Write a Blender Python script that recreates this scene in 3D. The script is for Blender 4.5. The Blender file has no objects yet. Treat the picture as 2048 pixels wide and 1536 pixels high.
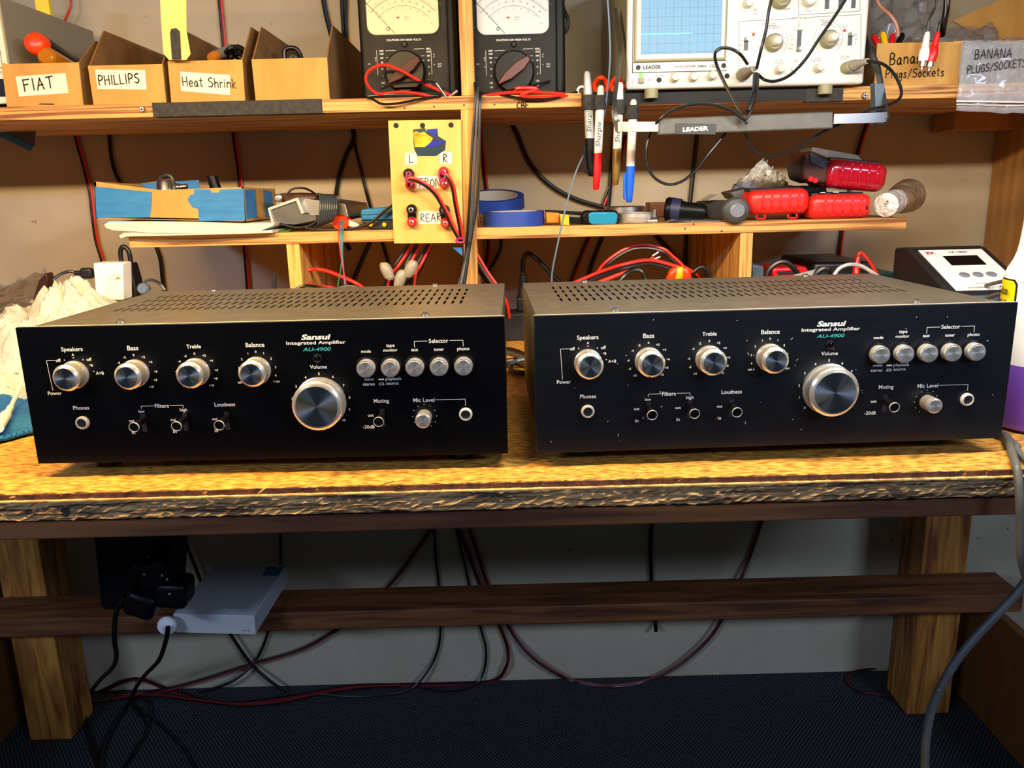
import bpy, bmesh, math, random
from mathutils import Vector, Matrix
random.seed(7)
SC = bpy.context.scene
COL = SC.collection
# ------------------------------------------------------------------ camera, world, lights
FPX, PITCH, YAW, ROLL, HC = 1621.27, 0.2377, 0.0023, -0.0243, 0.2493
CAMP = Vector((0, 0, HC))
def _basis():
    cy, sy, cp, sp = math.cos(YAW), math.sin(YAW), math.cos(PITCH), math.sin(PITCH)
    F = Vector((sy*cp, cy*cp, -sp)); rt = Vector((cy, -sy, 0)); up = rt.cross(F)
    c, s = math.cos(ROLL), math.sin(ROLL)
    return c*rt+s*up, -s*rt+c*up, F
RX, RY, RF = _basis()
cam = bpy.data.cameras.new('camera'); camo = bpy.data.objects.new('camera', cam); COL.objects.link(camo)
cam.sensor_width = 36; cam.lens = FPX/2048*36; cam.clip_start = .02
m = Matrix((RX, RY, -RF)).transposed().to_4x4(); m.translation = CAMP; camo.matrix_world = m
SC.camera = camo
w = bpy.data.worlds.new('world'); SC.world = w; w.use_nodes = True
w.node_tree.nodes['Background'].inputs[0].default_value = (.50, .62, .78, 1)
w.node_tree.nodes['Background'].inputs[1].default_value = .07
SC.view_settings.view_transform = 'Standard'; SC.view_settings.look = 'None'
SC.view_settings.gamma = 1; SC.view_settings.exposure = 0.0
def area(name, loc, target, sx, sy, power, col):
    l = bpy.data.lights.new(name, 'AREA'); l.shape = 'RECTANGLE'; l.size = sx; l.size_y = sy
    l.energy = power; l.color = col
    o = bpy.data.objects.new(name, l); COL.objects.link(o); o.location = loc
    o.rotation_euler = (Vector(target)-Vector(loc)).to_track_quat('-Z', 'Y').to_euler()
area('bench_lamp_warm', (-.44, .60, .53), (-.44, .92, .05), .60, .03, 12.5, (1, .64, .24))
area('bench_lamp_neutral', (.34, .60, .53), (.34, .92, .05), .60, .03, 9.0, (1, .89, .70))
area('room_light_left', (-1.7, -1.3, 1.10), (-.2, 1.3, -.3), .7, .12, 27, (.50, .64, 1))
area('room_light_right', (1.7, -1.3, 1.10), (.2, 1.3, -.3), .7, .12, 27, (.50, .64, 1))

# ------------------------------------------------------------------ pixel helpers (2048 x 1536)
def ray(px, py): return (px-1024)/FPX*RX + (768-py)/FPX*RY + RF
def at(px, py, Y): d = ray(px, py); return CAMP + d*(Y/d.y)
def az(px, py, Z): d = ray(px, py); return CAMP + d*((Z-HC)/d.z)
# ------------------------------------------------------------------ materials
def lin(h):
    h = h.lstrip('#'); r = []
    for i in (0, 2, 4):
        c = int(h[i:i+2], 16)/255; r.append(c/12.92 if c <= .04045 else ((c+.055)/1.055)**2.4)
    return (*r, 1)
def mat(name, col, rough=.5, metal=0, col2=None, scale=(20, 20, 20), detail=4, lo=.35, hi=.65, bump=0, bscale=None,
        coat=0, trans=0, alpha=1, aniso=0, emit=None, estr=0, spec=.5, dist=0, specks=None, sss=0, distort=0):
    m = bpy.data.materials.new(name); m.use_nodes = True; nt = m.node_tree; N = nt.nodes; L = nt.links
    b = N['Principled BSDF']; b.inputs['Base Color'].default_value = lin(col)
    b.inputs['Roughness'].default_value = rough; b.inputs['Metallic'].default_value = metal
    b.inputs['Coat Weight'].default_value = coat; b.inputs['Transmission Weight'].default_value = trans
    b.inputs['Alpha'].default_value = alpha; b.inputs['Specular IOR Level'].default_value = spec
    tc = N.new('ShaderNodeTexCoord')
    def noise(sc, det, dis=0):
        mp = N.new('ShaderNodeMapping'); mp.inputs['Scale'].default_value = sc; L.new(tc.outputs['Object'], mp.inputs[0])
        n = N.new('ShaderNodeTexNoise'); n.inputs['Scale'].default_value = 1; n.inputs['Detail'].default_value = det
        n.inputs['Distortion'].default_value = dis; L.new(mp.outputs[0], n.inputs['Vector']); return n
    csock = None
    if col2:
        n = noise(scale, detail, distort); r = N.new('ShaderNodeValToRGB')
        r.color_ramp.elements[0].position = lo; r.color_ramp.elements[1].position = hi
        r.color_ramp.elements[0].color = lin(col); r.color_ramp.elements[1].color = lin(col2)
        L.new(n.outputs[0], r.inputs[0]); csock = r.outputs[0]
    if specks:
        sc, th, scol = specks
        n2 = noise((sc, sc, sc), 2); r2 = N.new('ShaderNodeValToRGB')
        r2.color_ramp.elements[0].position = th; r2.color_ramp.elements[1].position = th+.03
        L.new(n2.outputs[0], r2.inputs[0])
        mx = N.new('ShaderNodeMix'); mx.data_type = 'RGBA'; L.new(r2.outputs[0], mx.inputs[0])
        if csock: L.new(csock, mx.inputs[6])
        else: mx.inputs[6].default_value = lin(col)
        mx.inputs[7].default_value = lin(scol); csock = mx.outputs[2]
    if csock: L.new(csock, b.inputs['Base Color'])
    if bump:
        n3 = noise(bscale or scale, 5); bp = N.new('ShaderNodeBump'); bp.inputs['Strength'].default_value = bump
        bp.inputs['Distance'].default_value = dist or .001
        L.new(n3.outputs[0], bp.inputs['Height']); L.new(bp.outputs[0], b.inputs['Normal'])
    if aniso:
        b.inputs['Anisotropic'].default_value = aniso; t = N.new('ShaderNodeTangent'); t.direction_type = 'RADIAL'; t.axis = 'Y'
        L.new(t.outputs[0], b.inputs['Tangent'])
    if emit: b.inputs['Emission Color'].default_value = lin(emit); b.inputs['Emission Strength'].default_value = estr
    return m
MT = {}
def mk(k, *a, **kw): MT[k] = mat(k, *a, **kw)
mk('wall_paint', '#c4b596', .75, col2='#baab8c', scale=(9, 9, 9), bump=.25, bscale=(260, 260, 260), dist=.0008, specks=(38, .735, '#5d5348'))
mk('ply_x', '#7d4a1c', .6, col2='#dba257', scale=(5, 60, 210), detail=4, lo=.36, hi=.55, bump=.2, distort=.6)
mk('ply_z', '#a8743a', .6, col2='#edb45c', scale=(150, 60, 5), detail=3, lo=.36, hi=.62, bump=.2, distort=.6)
mk('ply_face', '#a97c3c', .6, col2='#c99a55', scale=(60, 12, 60), detail=3, bump=.1)
mk('panel_ply', '#d7a850', .5, col2='#e4bb68', scale=(30, 30, 6), detail=3, bump=.08)
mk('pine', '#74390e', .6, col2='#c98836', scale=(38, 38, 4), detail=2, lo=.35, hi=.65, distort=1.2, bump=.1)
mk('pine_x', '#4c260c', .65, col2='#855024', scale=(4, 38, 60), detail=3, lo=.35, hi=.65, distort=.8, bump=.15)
mk('brown_board', '#6b3f12', .6, col2='#7d4c1a', scale=(30, 30, 5), bump=.05)
mk('side_board', '#9c6a30', .6, col2='#b58142', scale=(50, 50, 5), bump=.05)
mk('hardboard', '#8c5e1e', .55, col2='#dda246', scale=(90, 260, 90), detail=8, lo=.36, hi=.62, bump=.35, bscale=(160, 420, 100), dist=.0006)
mk('rough_ply', '#3a2615', .8, col2='#c29a62', scale=(14, 120, 330), detail=8, lo=.36, hi=.62, bump=.6, bscale=(60, 120, 520), dist=.0012, distort=.8)
mk('raw_lip', '#e0bb74', .7, col2='#a9793a', scale=(60, 60, 60), bump=.3)
mk('hardboard_edge', '#3d2013', .8, col2='#6b4026', scale=(90, 90, 90), bump=.8, dist=.002)
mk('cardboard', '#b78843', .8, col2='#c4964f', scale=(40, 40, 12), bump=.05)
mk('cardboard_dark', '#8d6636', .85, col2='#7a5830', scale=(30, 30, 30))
mk('white_sticker', '#dcd8ca', .6)
mk('ink', '#15130f', .6)
mk('blue_ink', '#1c2c52', .6)
mk('black_plastic', '#0a0a0c', .38, spec=.22)
mk('black_matte', '#101012', .7, bump=.15, scale=(90, 90, 90))
mk('black_rubber', '#121315', .45)
mk('tape_black', '#202022', .75, col2='#34332f', scale=(150, 30, 150), bump=.3)
mk('amp_face_clean', '#030407', .30, spec=.22)
mk('amp_face_worn', '#0a0d13', .34, col2='#0d1118', scale=(6, 10, 220), spec=.4, specks=(170, .80, '#8d97a5'))
mk('amp_cover', '#423e36', .42, col2='#4b473d', scale=(60, 60, 60), bump=.3, bscale=(500, 500, 500), dist=.0003, spec=.7, specks=(160, .79, '#b5ac97'))
mk('bare_edge', '#d8d2c0', .4, .4)
mk('chrome', '#e6e3dc', .2, .75)
mk('ring_metal', '#e4e2dc', .35, .45)
mk('steel', '#b9b6ae', .32, 1, bump=.05)
mk('aluminium', '#c8c4ba', .38, .6)
mk('brushed_face', '#939ca2', .30, 1, aniso=.85)
mk('brushed_bright', '#d5d8d6', .28, .85, aniso=.8)
mk('knurl', '#a9a59b', .42, .7)
mk('print_white', '#e9e9e4', .6)
mk('print_teal', '#2fa9a0', .6)
mk('led_dark', '#26080c', .2)
mk('red_plastic', '#c8151a', .30, coat=.3)
mk('red_rubber', '#d8241c', .38)
mk('crimson_rubber', '#a80a22', .18, coat=.6)
mk('red_wire', '#d52a1c', .35)
mk('dark_red_wire', '#7c1414', .45)
mk('black_wire', '#0d0d0e', .35)
mk('grey_wire', '#3b4248', .35)
mk('bluegrey_wire', '#5f7890', .45)
mk('blue_wire', '#3a74b8', .4)
mk('green_wire', '#1d7a4c', .4)
mk('white_wire', '#e9e6da', .45)
mk('copper_wire', '#c88466', .35)
mk('maroon', '#4a1518', .4)
mk('maroon_worn', '#4c2c22', .5, spec=.2)
mk('meter_black', '#0c0e11', .45, spec=.2)
mk('meter_worn', '#2b281f', .6, col2='#201e18', scale=(30, 30, 30), spec=.2)
mk('dial_paper', '#cfc39c', .5)
mk('dial_paper_cool', '#b9c3c9', .5)
mk('dial_red', '#b8261d', .5)
mk('cream', '#d9d8c4', .45)
mk('cream_dark', '#8f8c6c', .5)
mk('cream_grey', '#8e897c', .55)
mk('scope_white', '#cfd1cc', .45)
mk('screen', '#5b86a6', .45, spec=.2, emit='#9fc4de', estr=.38)
mk('trace', '#54e0c8', .4, emit='#49e6cc', estr=1.6)
mk('grid_line', '#55799a', .5)
mk('green_led', '#46e010', .3, emit='#4cf010', estr=1.3)
mk('grey_print', '#6c6c64', .6)
mk('switch_dark', '#2c2c2e', .4)
mk('grip_grey', '#4d4d49', .5, col2='#5b5a55', scale=(40, 40, 40), specks=(150, .78, '#c9c6bc'))
mk('bluegrey_plastic', '#4a5a6b', .4)
mk('marker_white', '#dad8d3', .35)
mk('marker_silver', '#b9b9b6', .35, .3)
mk('marker_red', '#e01414', .35)
mk('marker_gold', '#80642a', .4, .3)
mk('marker_blue', '#1560d8', .35)
mk('orange_plastic', '#f2400e', .35)
mk('orange_dull', '#d8801e', .4)
mk('amber_plastic', '#a8680e', .15, coat=.6)
mk('yellow_card', '#e8d27c', .6, col2='#dfc668', scale=(20, 20, 20))
mk('blue_tape', '#1f6fb0', .6, col2='#2a7cbc', scale=(30, 30, 120), bump=.3)
mk('painter_blue', '#1c3f9c', .55, bump=.1, scale=(20, 20, 200))
mk('tape_core', '#b9b8b3', .7)
mk('teal_plastic', '#1c8ab0', .3, coat=.4)
mk('blue_tool', '#1870a0', .45)
mk('green_plastic', '#3c7a3a', .5)
mk('paper', '#cfcbc0', .7, bump=.4, scale=(30, 30, 30), dist=.002)
mk('terry', '#d6d3c8', .95, col2='#b3aa92', scale=(26, 26, 26), lo=.5, hi=.85, bump=1, bscale=(420, 420, 420), dist=.003)
mk('white_plastic', '#f3f3f0', .4)
mk('clear_bag', '#c9cfd6', .12, alpha=.30, coat=.5, bump=.8, scale=(35, 35, 35), dist=.01)
mk('clear_bag_dull', '#a3a1a0', .18, alpha=.42, coat=.6, bump=.8, scale=(25, 25, 25), dist=.01)
mk('foil_bag', '#f0ede6', .2, .2, col2='#c4c0b8', scale=(70, 70, 70), bump=1, bscale=(110, 110, 110), dist=.006)
mk('bottle_white', '#f2f4fb', .35)
mk('bottle_purple', '#7d4fd0', .3, coat=.4)
mk('label_yellow', '#f4dc10', .5)
mk('sticker_orange', '#f06a1a', .25, .3, col2='#f4d43a', scale=(60, 60, 60))
mk('sticker_blue', '#22409a', .25, .4, col2='#3b2fd0', scale=(60, 60, 60))
mk('sticker_teal', '#1f4f66', .25, .4, col2='#3c3c46', scale=(40, 40, 160))
mk('magenta', '#a0195a', .5)
mk('nut_clear', '#a59e8c', .35, alpha=.85)
mk('yellow_plastic', '#f2b80c', .4)
mk('flashlight_grey', '#3c3b3a', .5)
mk('lens_grey', '#7a7f88', .25)
mk('navy_plastic', '#20244a', .5)
mk('gold_mesh', '#c9b28a', .35, .6, col2='#8a7a62', scale=(60, 60, 60), bump=.8, bscale=(160, 160, 160), dist=.003)
mk('charcoal', '#1d1f22', .4)
mk('teal_dark', '#16443f', .5)
mk('box_grey', '#c4c4c2', .7)
mk('tape_blue_label', '#1f74a8', .6)
mk('tan_dirty', '#9c8656', .6)
def carpet_mat():
    m = bpy.data.materials.new('carpet'); m.use_nodes = True; nt = m.node_tree; N = nt.nodes; L = nt.links
    b = N['Principled BSDF']; b.inputs['Roughness'].default_value = .95
    tc = N.new('ShaderNodeTexCoord'); ws = []
    for a in (math.radians(40), math.radians(-38)):
        mp = N.new('ShaderNodeMapping'); mp.inputs['Rotation'].default_value = (0, 0, a)
        L.new(tc.outputs['Object'], mp.inputs[0]); w = N.new('ShaderNodeTexWave'); w.inputs['Scale'].default_value = 52
        w.inputs['Distortion'].default_value = .8; L.new(mp.outputs[0], w.inputs['Vector']); ws.append(w)
    mu = N.new('ShaderNodeMath'); mu.operation = 'MULTIPLY'; L.new(ws[0].outputs['Fac'], mu.inputs[0]); L.new(ws[1].outputs['Fac'], mu.inputs[1])
    n = N.new('ShaderNodeTexNoise'); n.inputs['Scale'].default_value = 190; L.new(tc.outputs['Object'], n.inputs['Vector'])
    m2 = N.new('ShaderNodeMath'); m2.operation = 'MULTIPLY'; L.new(mu.outputs[0], m2.inputs[0]); L.new(n.outputs[0], m2.inputs[1])
    r = N.new('ShaderNodeValToRGB'); r.color_ramp.elements[0].position = .08; r.color_ramp.elements[1].position = .5
    r.color_ramp.elements[0].color = lin('#0a0c0e'); r.color_ramp.elements[1].color = lin('#687072')
    L.new(m2.outputs[0], r.inputs[0]); L.new(r.outputs[0], b.inputs['Base Color'])
    bp = N.new('ShaderNodeBump'); bp.inputs['Strength'].default_value = .8; bp.inputs['Distance'].default_value = .002
    L.new(m2.outputs[0], bp.inputs['Height']); L.new(bp.outputs[0], b.inputs['Normal']); MT['carpet'] = m
carpet_mat()
def cloth_mat():
    m = mat('microfibre', '#0f66b8', .9, col2='#1d86da', scale=(12, 12, 12)); nt = m.node_tree; N = nt.nodes; L = nt.links
    tc = N.new('ShaderNodeTexCoord'); mp = N.new('ShaderNodeMapping'); mp.inputs['Rotation'].default_value = (0, 0, 1.25)
    L.new(tc.outputs['Object'], mp.inputs[0]); wv = N.new('ShaderNodeTexWave'); wv.inputs['Scale'].default_value = 70
    wv.inputs['Distortion'].default_value = 2.5; L.new(mp.outputs[0], wv.inputs[0])
    bp = N.new('ShaderNodeBump'); bp.inputs['Strength'].default_value = 1; bp.inputs['Distance'].default_value = .003
    L.new(wv.outputs['Fac'], bp.inputs['Height']); L.new(bp.outputs[0], N['Principled BSDF'].inputs['Normal']); MT['microfibre'] = m
cloth_mat()
# ------------------------------------------------------------------ mesh builder
def catmull(P, n=6):
    P = [Vector(p) for p in P]
    if len(P) < 3: return P
    out = []; Q = [2*P[0]-P[1]]+P+[2*P[-1]-P[-2]]
    for i in range(1, len(Q)-2):
        a, b, c, d = Q[i-1:i+3]
        for k in range(n):
            t = k/n; out.append(.5*((2*b)+(c-a)*t+(2*a-5*b+4*c-d)*t*t+(3*b-a-3*c+d)*t**3))
    return out+[P[-1]]
_fc = {}
def glyphs(s, bold=0):
    k = (s, bold)
    if k not in _fc:
        c = bpy.data.curves.new('t', 'FONT'); c.body = s; c.size = 1; c.resolution_u = 3; c.offset = bold; c.space_line = .8
        o = bpy.data.objects.new('t', c); COL.objects.link(o); bpy.context.view_layer.update()
        me = bpy.data.meshes.new_from_object(o.evaluated_get(bpy.context.evaluated_depsgraph_get()))
        V = [(v.co.x, v.co.y) for v in me.vertices]; Fs = [tuple(p.vertices) for p in me.polygons]
        bpy.data.objects.remove(o); bpy.data.curves.remove(c); bpy.data.meshes.remove(me); _fc[k] = (V, Fs)
    return _fc[k]
X, Y_, Z = Vector((1, 0, 0)), Vector((0, 1, 0)), Vector((0, 0, 1))
class MB:
    def __init__(s): s.v = []; s.f = []
    def add(s, V, F):
        b = len(s.v); s.v += [Vector(x) for x in V]; s.f += [tuple(b+i for i in f) for f in F]; return s
    def box(s, c, d, rot=None):
        c = Vector(c); d = Vector(d)/2; V = []
        for i in (-1, 1):
            for j in (-1, 1):
                for k in (-1, 1):
                    p = Vector((i*d.x, j*d.y, k*d.z)); V.append(c+(rot @ p if rot else p))
        return s.add(V, [(0, 1, 3, 2), (4, 6, 7, 5), (0, 4, 5, 1), (2, 3, 7, 6), (0, 2, 6, 4), (1, 5, 7, 3)])
    def bb(s, x0, x1, y0, y1, z0, z1): return s.box(((x0+x1)/2, (y0+y1)/2, (z0+z1)/2), (x1-x0, y1-y0, z1-z0))
    def prism(s, P, ext):
        P = [Vector(p) for p in P]; e = Vector(ext); n = len(P)
        return s.add(P+[p+e for p in P], [tuple(range(n))[::-1], tuple(range(n, 2*n))]+[(i, (i+1) % n, n+(i+1) % n, n+i) for i in range(n)])
    def poly(s, P): return s.add(P, [tuple(range(len(P)))])
    def cyl(s, a, b, r, r2=None, n=20, caps=True): return s.lathe([(0, r), ((Vector(b)-Vector(a)).length, r if r2 is None else r2)], a, Vector(b)-Vector(a), n, caps)
    def lathe(s, prof, o, axis, n=24, caps=True, sx=1):
        o = Vector(o); ax = Vector(axis).normalized(); u = ax.orthogonal().normalized()
        if abs(ax.z) > .9: u = X.copy()
        elif abs(ax.y) > .9: u = X.copy()
        w = ax.cross(u); b = len(s.v)
        for h, r in prof:
            for i in range(n):
                t = 2*math.pi*i/n; s.v.append(o+ax*h+u*(r*math.cos(t)*sx)+w*(r*math.sin(t)))
        for j in range(len(prof)-1):
            for i in range(n): k = (i+1) % n; s.f.append((b+j*n+i, b+j*n+k, b+j*n+n+k, b+j*n+n+i))
        if caps: s.f.append(tuple(b+i for i in range(n))[::-1]); s.f.append(tuple(b+(len(prof)-1)*n+i for i in range(n)))
        return s
    def tube(s, P, r, n=8, sm=6, r2=None):
        P = catmull(P, sm) if sm else [Vector(p) for p in P]
        b = len(s.v); up = None; m = len(P)
        for i, p in enumerate(P):
            t = (P[min(i+1, m-1)]-P[max(i-1, 0)]).normalized()
            up = t.orthogonal() if up is None else up-t*up.dot(t)
            up.normalize(); w = t.cross(up); rr = r if r2 is None else r+(r2-r)*i/(m-1)
            for k in range(n): a = 2*math.pi*k/n; s.v.append(p+up*(rr*math.cos(a))+w*(rr*math.sin(a)))
        for i in range(m-1):
            for k in range(n): l = (k+1) % n; s.f.append((b+i*n+k, b+i*n+l, b+i*n+n+l, b+i*n+n+k))
        s.f.append(tuple(b+i for i in range(n))[::-1]); s.f.append(tuple(b+(m-1)*n+i for i in range(n))); return s
    def text(s, t, o, w=None, h=None, ux=X, uy=Z, bold=0, shear=0, ha='c'):
        V, F = glyphs(t, bold); o = Vector(o)
        x0, x1 = min(v[0] for v in V), max(v[0] for v in V); y0, y1 = min(v[1] for v in V), max(v[1] for v in V)
        sy = h/(y1-y0) if h else w/(x1-x0); sx = w/(x1-x0) if w else sy
        ax = {'c': (x0+x1)/2, 'l': x0, 'r': x1}[ha]; ay = (y0+y1)/2
        return s.add([o+ux*((x-ax)*sx+shear*(y-ay)*sy)+uy*((y-ay)*sy) for x, y in V], F)
    def ribbon(s, P, wd, nrm=Vector((0, -1, 0))):
        P = [Vector(p) for p in P]
        for a, b in zip(P, P[1:]):
            d = (b-a); 
            if d.length < 1e-7: continue
            d.normalize(); q = d.cross(nrm).normalized()*wd/2; e = d*wd*.4
            s.add([a-e-q, b+e-q, b+e+q, a-e+q], [(0, 1, 2, 3)])
        return s
    def ring(s, c, r, w, ux=X, uz=Z, n=28, a0=0, a1=360):
        P = [Vector(c)+ux*(r*math.cos(math.radians(a0+(a1-a0)*i/n)))+uz*(r*math.sin(math.radians(a0+(a1-a0)*i/n))) for i in range(n+1)]
        return s.ribbon(P, w)
    def build(s, name, m, parent=None, smooth=True, bevel=0, seg=2, solid=0, local=False, subsurf=0):
        me = bpy.data.meshes.new(name); o = bpy.data.objects.new(name, me); COL.objects.link(o)
        off = Vector((0, 0, 0))
        if parent is None:
            lo = Vector([min(v[i] for v in s.v) for i in range(3)]); hi = Vector([max(v[i] for v in s.v) for i in range(3)])
            off = Vector(((lo.x+hi.x)/2, (lo.y+hi.y)/2, lo.z)); o.location = off
        else:
            o.parent = parent
            if not local:
                q = parent
                while q: off = off+q.location; q = q.parent
        me.from_pydata([v-off for v in s.v], [], s.f)
        bm = bmesh.new(); bm.from_mesh(me); bmesh.ops.recalc_face_normals(bm, faces=bm.faces); bm.to_mesh(me); bm.free()
        me.materials.append(MT[m] if isinstance(m, str) else m)
        if bevel:
            b = o.modifiers.new('bevel', 'BEVEL'); b.width = bevel; b.segments = seg; b.limit_method = 'ANGLE'; b.angle_limit = math.radians(40)
        if solid: b = o.modifiers.new('solid', 'SOLIDIFY'); b.thickness = solid; b.offset = 0
        if subsurf: b = o.modifiers.new('sub', 'SUBSURF'); b.levels = b.render_levels = subsurf
        if smooth:
            me.polygons.foreach_set('use_smooth', [True]*len(me.polygons)); me.set_sharp_from_angle(angle=math.radians(38))
        return o
def thing(name, label, cat, loc=(0, 0, 0), rz=0, group=None):
    o = bpy.data.objects.new(name, None); COL.objects.link(o); o.location = loc; o.rotation_euler = (0, 0, rz)
    o.empty_display_size = .01; o['label'] = label; o['category'] = cat
    if group: o['group'] = group
    return o
def tag(o, label, cat, group=None, kind=None):
    o['label'] = label; o['category'] = cat
    if group: o['group'] = group
    if kind: o['kind'] = kind
    return o
def struct(o, label=None): o['kind'] = 'structure'; return o
# handwriting strokes on a 0..1 high grid
HW = {'F': (.55, [[(.05, 0), (0, 1), (.55, 1)], [(.03, .55), (.42, .58)]]), 'l': (.15, [[(.05, 1), (.1, 0)]]), 'A': (.62, [[(0, 0), (.3, 1), (.6, 0)], [(.12, .38), (.55, .42)]]),
 'T': (.6, [[(0, .95), (.62, 1)], [(.3, 1), (.32, 0)]]), 'P': (.5, [[(.05, 0), (.05, 1), (.35, 1), (.5, .8), (.35, .55), (.05, .5)]]), 'H': (.55, [[(0, 1), (.02, 0)], [(.5, 1), (.52, 0)], [(0, .5), (.52, .52)]]),
 'I': (.1, [[(.05, 1), (.05, 0)]]), 'L': (.45, [[(0, 1), (.02, 0), (.45, .02)]]), 'S': (.5, [[(.48, .9), (.3, 1), (.08, .85), (.1, .62), (.4, .45), (.48, .22), (.3, 0), (0, .08)]]),
 'e': (.4, [[(.02, .3), (.38, .36), (.3, .58), (.12, .58), (0, .3), (.12, .02), (.38, .08)]]), 'a': (.42, [[(.36, .5), (.2, .6), (.02, .35), (.08, .05), (.25, .05), (.36, .5), (.36, .1), (.45, 0)]]),
 't': (.35, [[(.16, .95), (.16, .1), (.32, 0)], [(0, .65), (.35, .68)]]), 'h': (.42, [[(.03, 1), (.03, 0)], [(.03, .4), (.22, .6), (.38, .45), (.4, 0)]]), 'r': (.32, [[(.03, .6), (.05, 0)], [(.05, .4), (.2, .58), (.34, .55)]]),
 'i': (.12, [[(.05, .58), (.06, 0)], [(.05, .8), (.06, .84)]]), 'n': (.42, [[(.03, .6), (.04, 0)], [(.04, .4), (.22, .6), (.38, .45), (.4, 0)]]), 'k': (.4, [[(.04, 1), (.04, 0)], [(.36, .62), (.05, .28), (.4, 0)]]),
 'B': (.5, [[(.05, 0), (.05, 1), (.35, .98), (.42, .78), (.3, .55), (.05, .52)], [(.3, .55), (.5, .35), (.4, .05), (.05, 0)]]), 'u': (.42, [[(.03, .6), (.06, .1), (.22, 0), (.36, .2), (.38, .6), (.4, 0)]]),
 'g': (.42, [[(.36, .5), (.2, .6), (.02, .38), (.12, .1), (.34, .3), (.36, .58), (.36, -.2), (.2, -.38), (.02, -.28)]]), 's': (.34, [[(.3, .52), (.15, .6), (.04, .45), (.28, .2), (.18, 0), (0, .06)]]),
 '/': (.4, [[(0, -.15), (.4, 1)]]), 'o': (.4, [[(.2, .6), (.03, .35), (.12, .03), (.3, .05), (.38, .35), (.2, .6)]]), 'c': (.36, [[(.34, .5), (.18, .6), (.02, .3), (.15, 0), (.36, .08)]]),
 'C': (.5, [[(.5, .85), (.3, 1), (.02, .5), (.2, 0), (.5, .12)]]), 'R': (.5, [[(.03, 0), (.05, 1), (.35, .98), (.46, .75), (.05, .5), (.5, 0)]]), 'E': (.45, [[(.45, 1), (.02, .98), (.04, 0), (.48, .03)], [(.03, .5), (.38, .52)]]),
 'O': (.55, [[(.28, 1), (.02, .55), (.15, .03), (.4, .02), (.54, .5), (.28, 1)]]), 'N': (.52, [[(0, 0), (.03, 1), (.48, 0), (.5, 1)]]), 'K': (.5, [[(.03, 1), (.04, 0)], [(.48, 1), (.05, .45), (.5, 0)]]),
 'U': (.5, [[(.02, 1), (.06, .15), (.25, 0), (.45, .15), (.5, 1)]]), 'G': (.5, [[(.48, .85), (.28, 1), (.02, .5), (.2, 0), (.48, .1), (.48, .45), (.28, .45)]]), ' ': (.3, []),
 'p': (.4, [[(.03, .6), (.03, -.35)], [(.03, .5), (.25, .6), (.38, .3), (.2, 0), (.04, .1)]])}
def hand(mb, s, o, h, wd, ux=X, uy=Z, adv=.16, jit=.03, nrm=Vector((0, -1, 0))):
    o = Vector(o); x = 0
    for ch in s:
        wch, st = HW[ch]; dy = random.uniform(-jit, jit)
        for pl in st:
            P = [o+ux*((x+a)*h)+uy*((b+dy)*h) for a, b in pl]
            mb.ribbon(catmull(P, 3) if len(P) > 3 else P, wd, nrm)
        x += wch+adv
    return mb
# ------------------------------------------------------------------ setting
WY = 1.59; ZF = -.81; ST = .3800; SB = .3612; SFY = 1.24; MTZ = .1915; MBZ = .1745
struct(MB().bb(-2.6, 2.6, WY, WY+.1, ZF-.05, 1.9).build('wall_back', 'wall_paint'))
struct(MB().bb(-2.6, 2.6, -1.2, WY+.1, ZF-.06, ZF).build('floor', 'carpet'))
# ------------------------------------------------------------------ workbench
wb = thing('workbench', 'scarred plywood-topped wooden workbench the two black amplifiers stand on', 'workbench', (0, 1.1, ZF))
def rough_edge(x0, x1, z0, z1, y, n, rows, amp):
    mb = MB(); b = []
    for j in range(rows+1):
        for i in range(n+1):
            jj = random.uniform(-amp, amp)*(1 if 0 < j < rows else .6)
            mb.v.append(Vector((x0+(x1-x0)*i/n, y+jj, z0+(z1-z0)*j/rows+random.uniform(-.0007, .0007))))
    for j in range(rows):
        for i in range(n): a = j*(n+1)+i; mb.f.append((a, a+1, a+n+2, a+n+1))
    k = len(mb.v); yb = WY-.005
    mb.v += [Vector((x0, yb, z0)), Vector((x1, yb, z0)), Vector((x1, yb, z1)), Vector((x0, yb, z1))]
    mb.f.append(tuple(rows*(n+1)+i for i in range(n+1))+(k+2, k+3)); mb.f.append(tuple(range(n+1))[::-1]+(k, k+1))
    mb.f.append((k, k+1, k+2, k+3)); return mb
rough_edge(-1.06, .925, -.0055, 0, .6672, 420, 2, .0011).build('bench_top', 'hardboard', wb, smooth=False)
e = MB(); xs = [-1.06+1.985*i/420 for i in range(421)]
for a, b in zip(xs, xs[1:]):
    q = random.uniform(0, .0012); e.bb(a, b+.0002, .6655+q, .6672+.01, -.0056, -.0006)
e.build('bench_top_worn_edge', 'hardboard_edge', wb, smooth=False)
rough_edge(-1.06, .925, -.0235, -.0056, .6640, 420, 8, .0014).build('plywood_core', 'rough_ply', wb, smooth=False)
l = MB()
for a, b in zip(xs, xs[1:]): l.bb(a, b+.0001, .6622+random.uniform(0, .0009), .668, -.0064-random.uniform(0, .0004), -.0054)
l.build('splintered_lip', 'raw_lip', wb, smooth=False)
bh = az(183, 1019, -.012); MB().cyl((-.3905, .6632, -.0165), (-.3905, .668, -.0165), .0040).build('bolt_hole', 'black_matte', wb)
zb = at(1024, 1056, .675).z
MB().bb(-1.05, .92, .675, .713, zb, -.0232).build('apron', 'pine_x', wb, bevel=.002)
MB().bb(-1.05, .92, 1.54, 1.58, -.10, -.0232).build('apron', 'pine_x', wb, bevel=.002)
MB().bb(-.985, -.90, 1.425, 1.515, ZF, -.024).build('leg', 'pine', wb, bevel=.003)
MB().bb(.787, .875, 1.435, 1.525, ZF, -.024).build('leg', 'pine', wb, bevel=.003)
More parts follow.
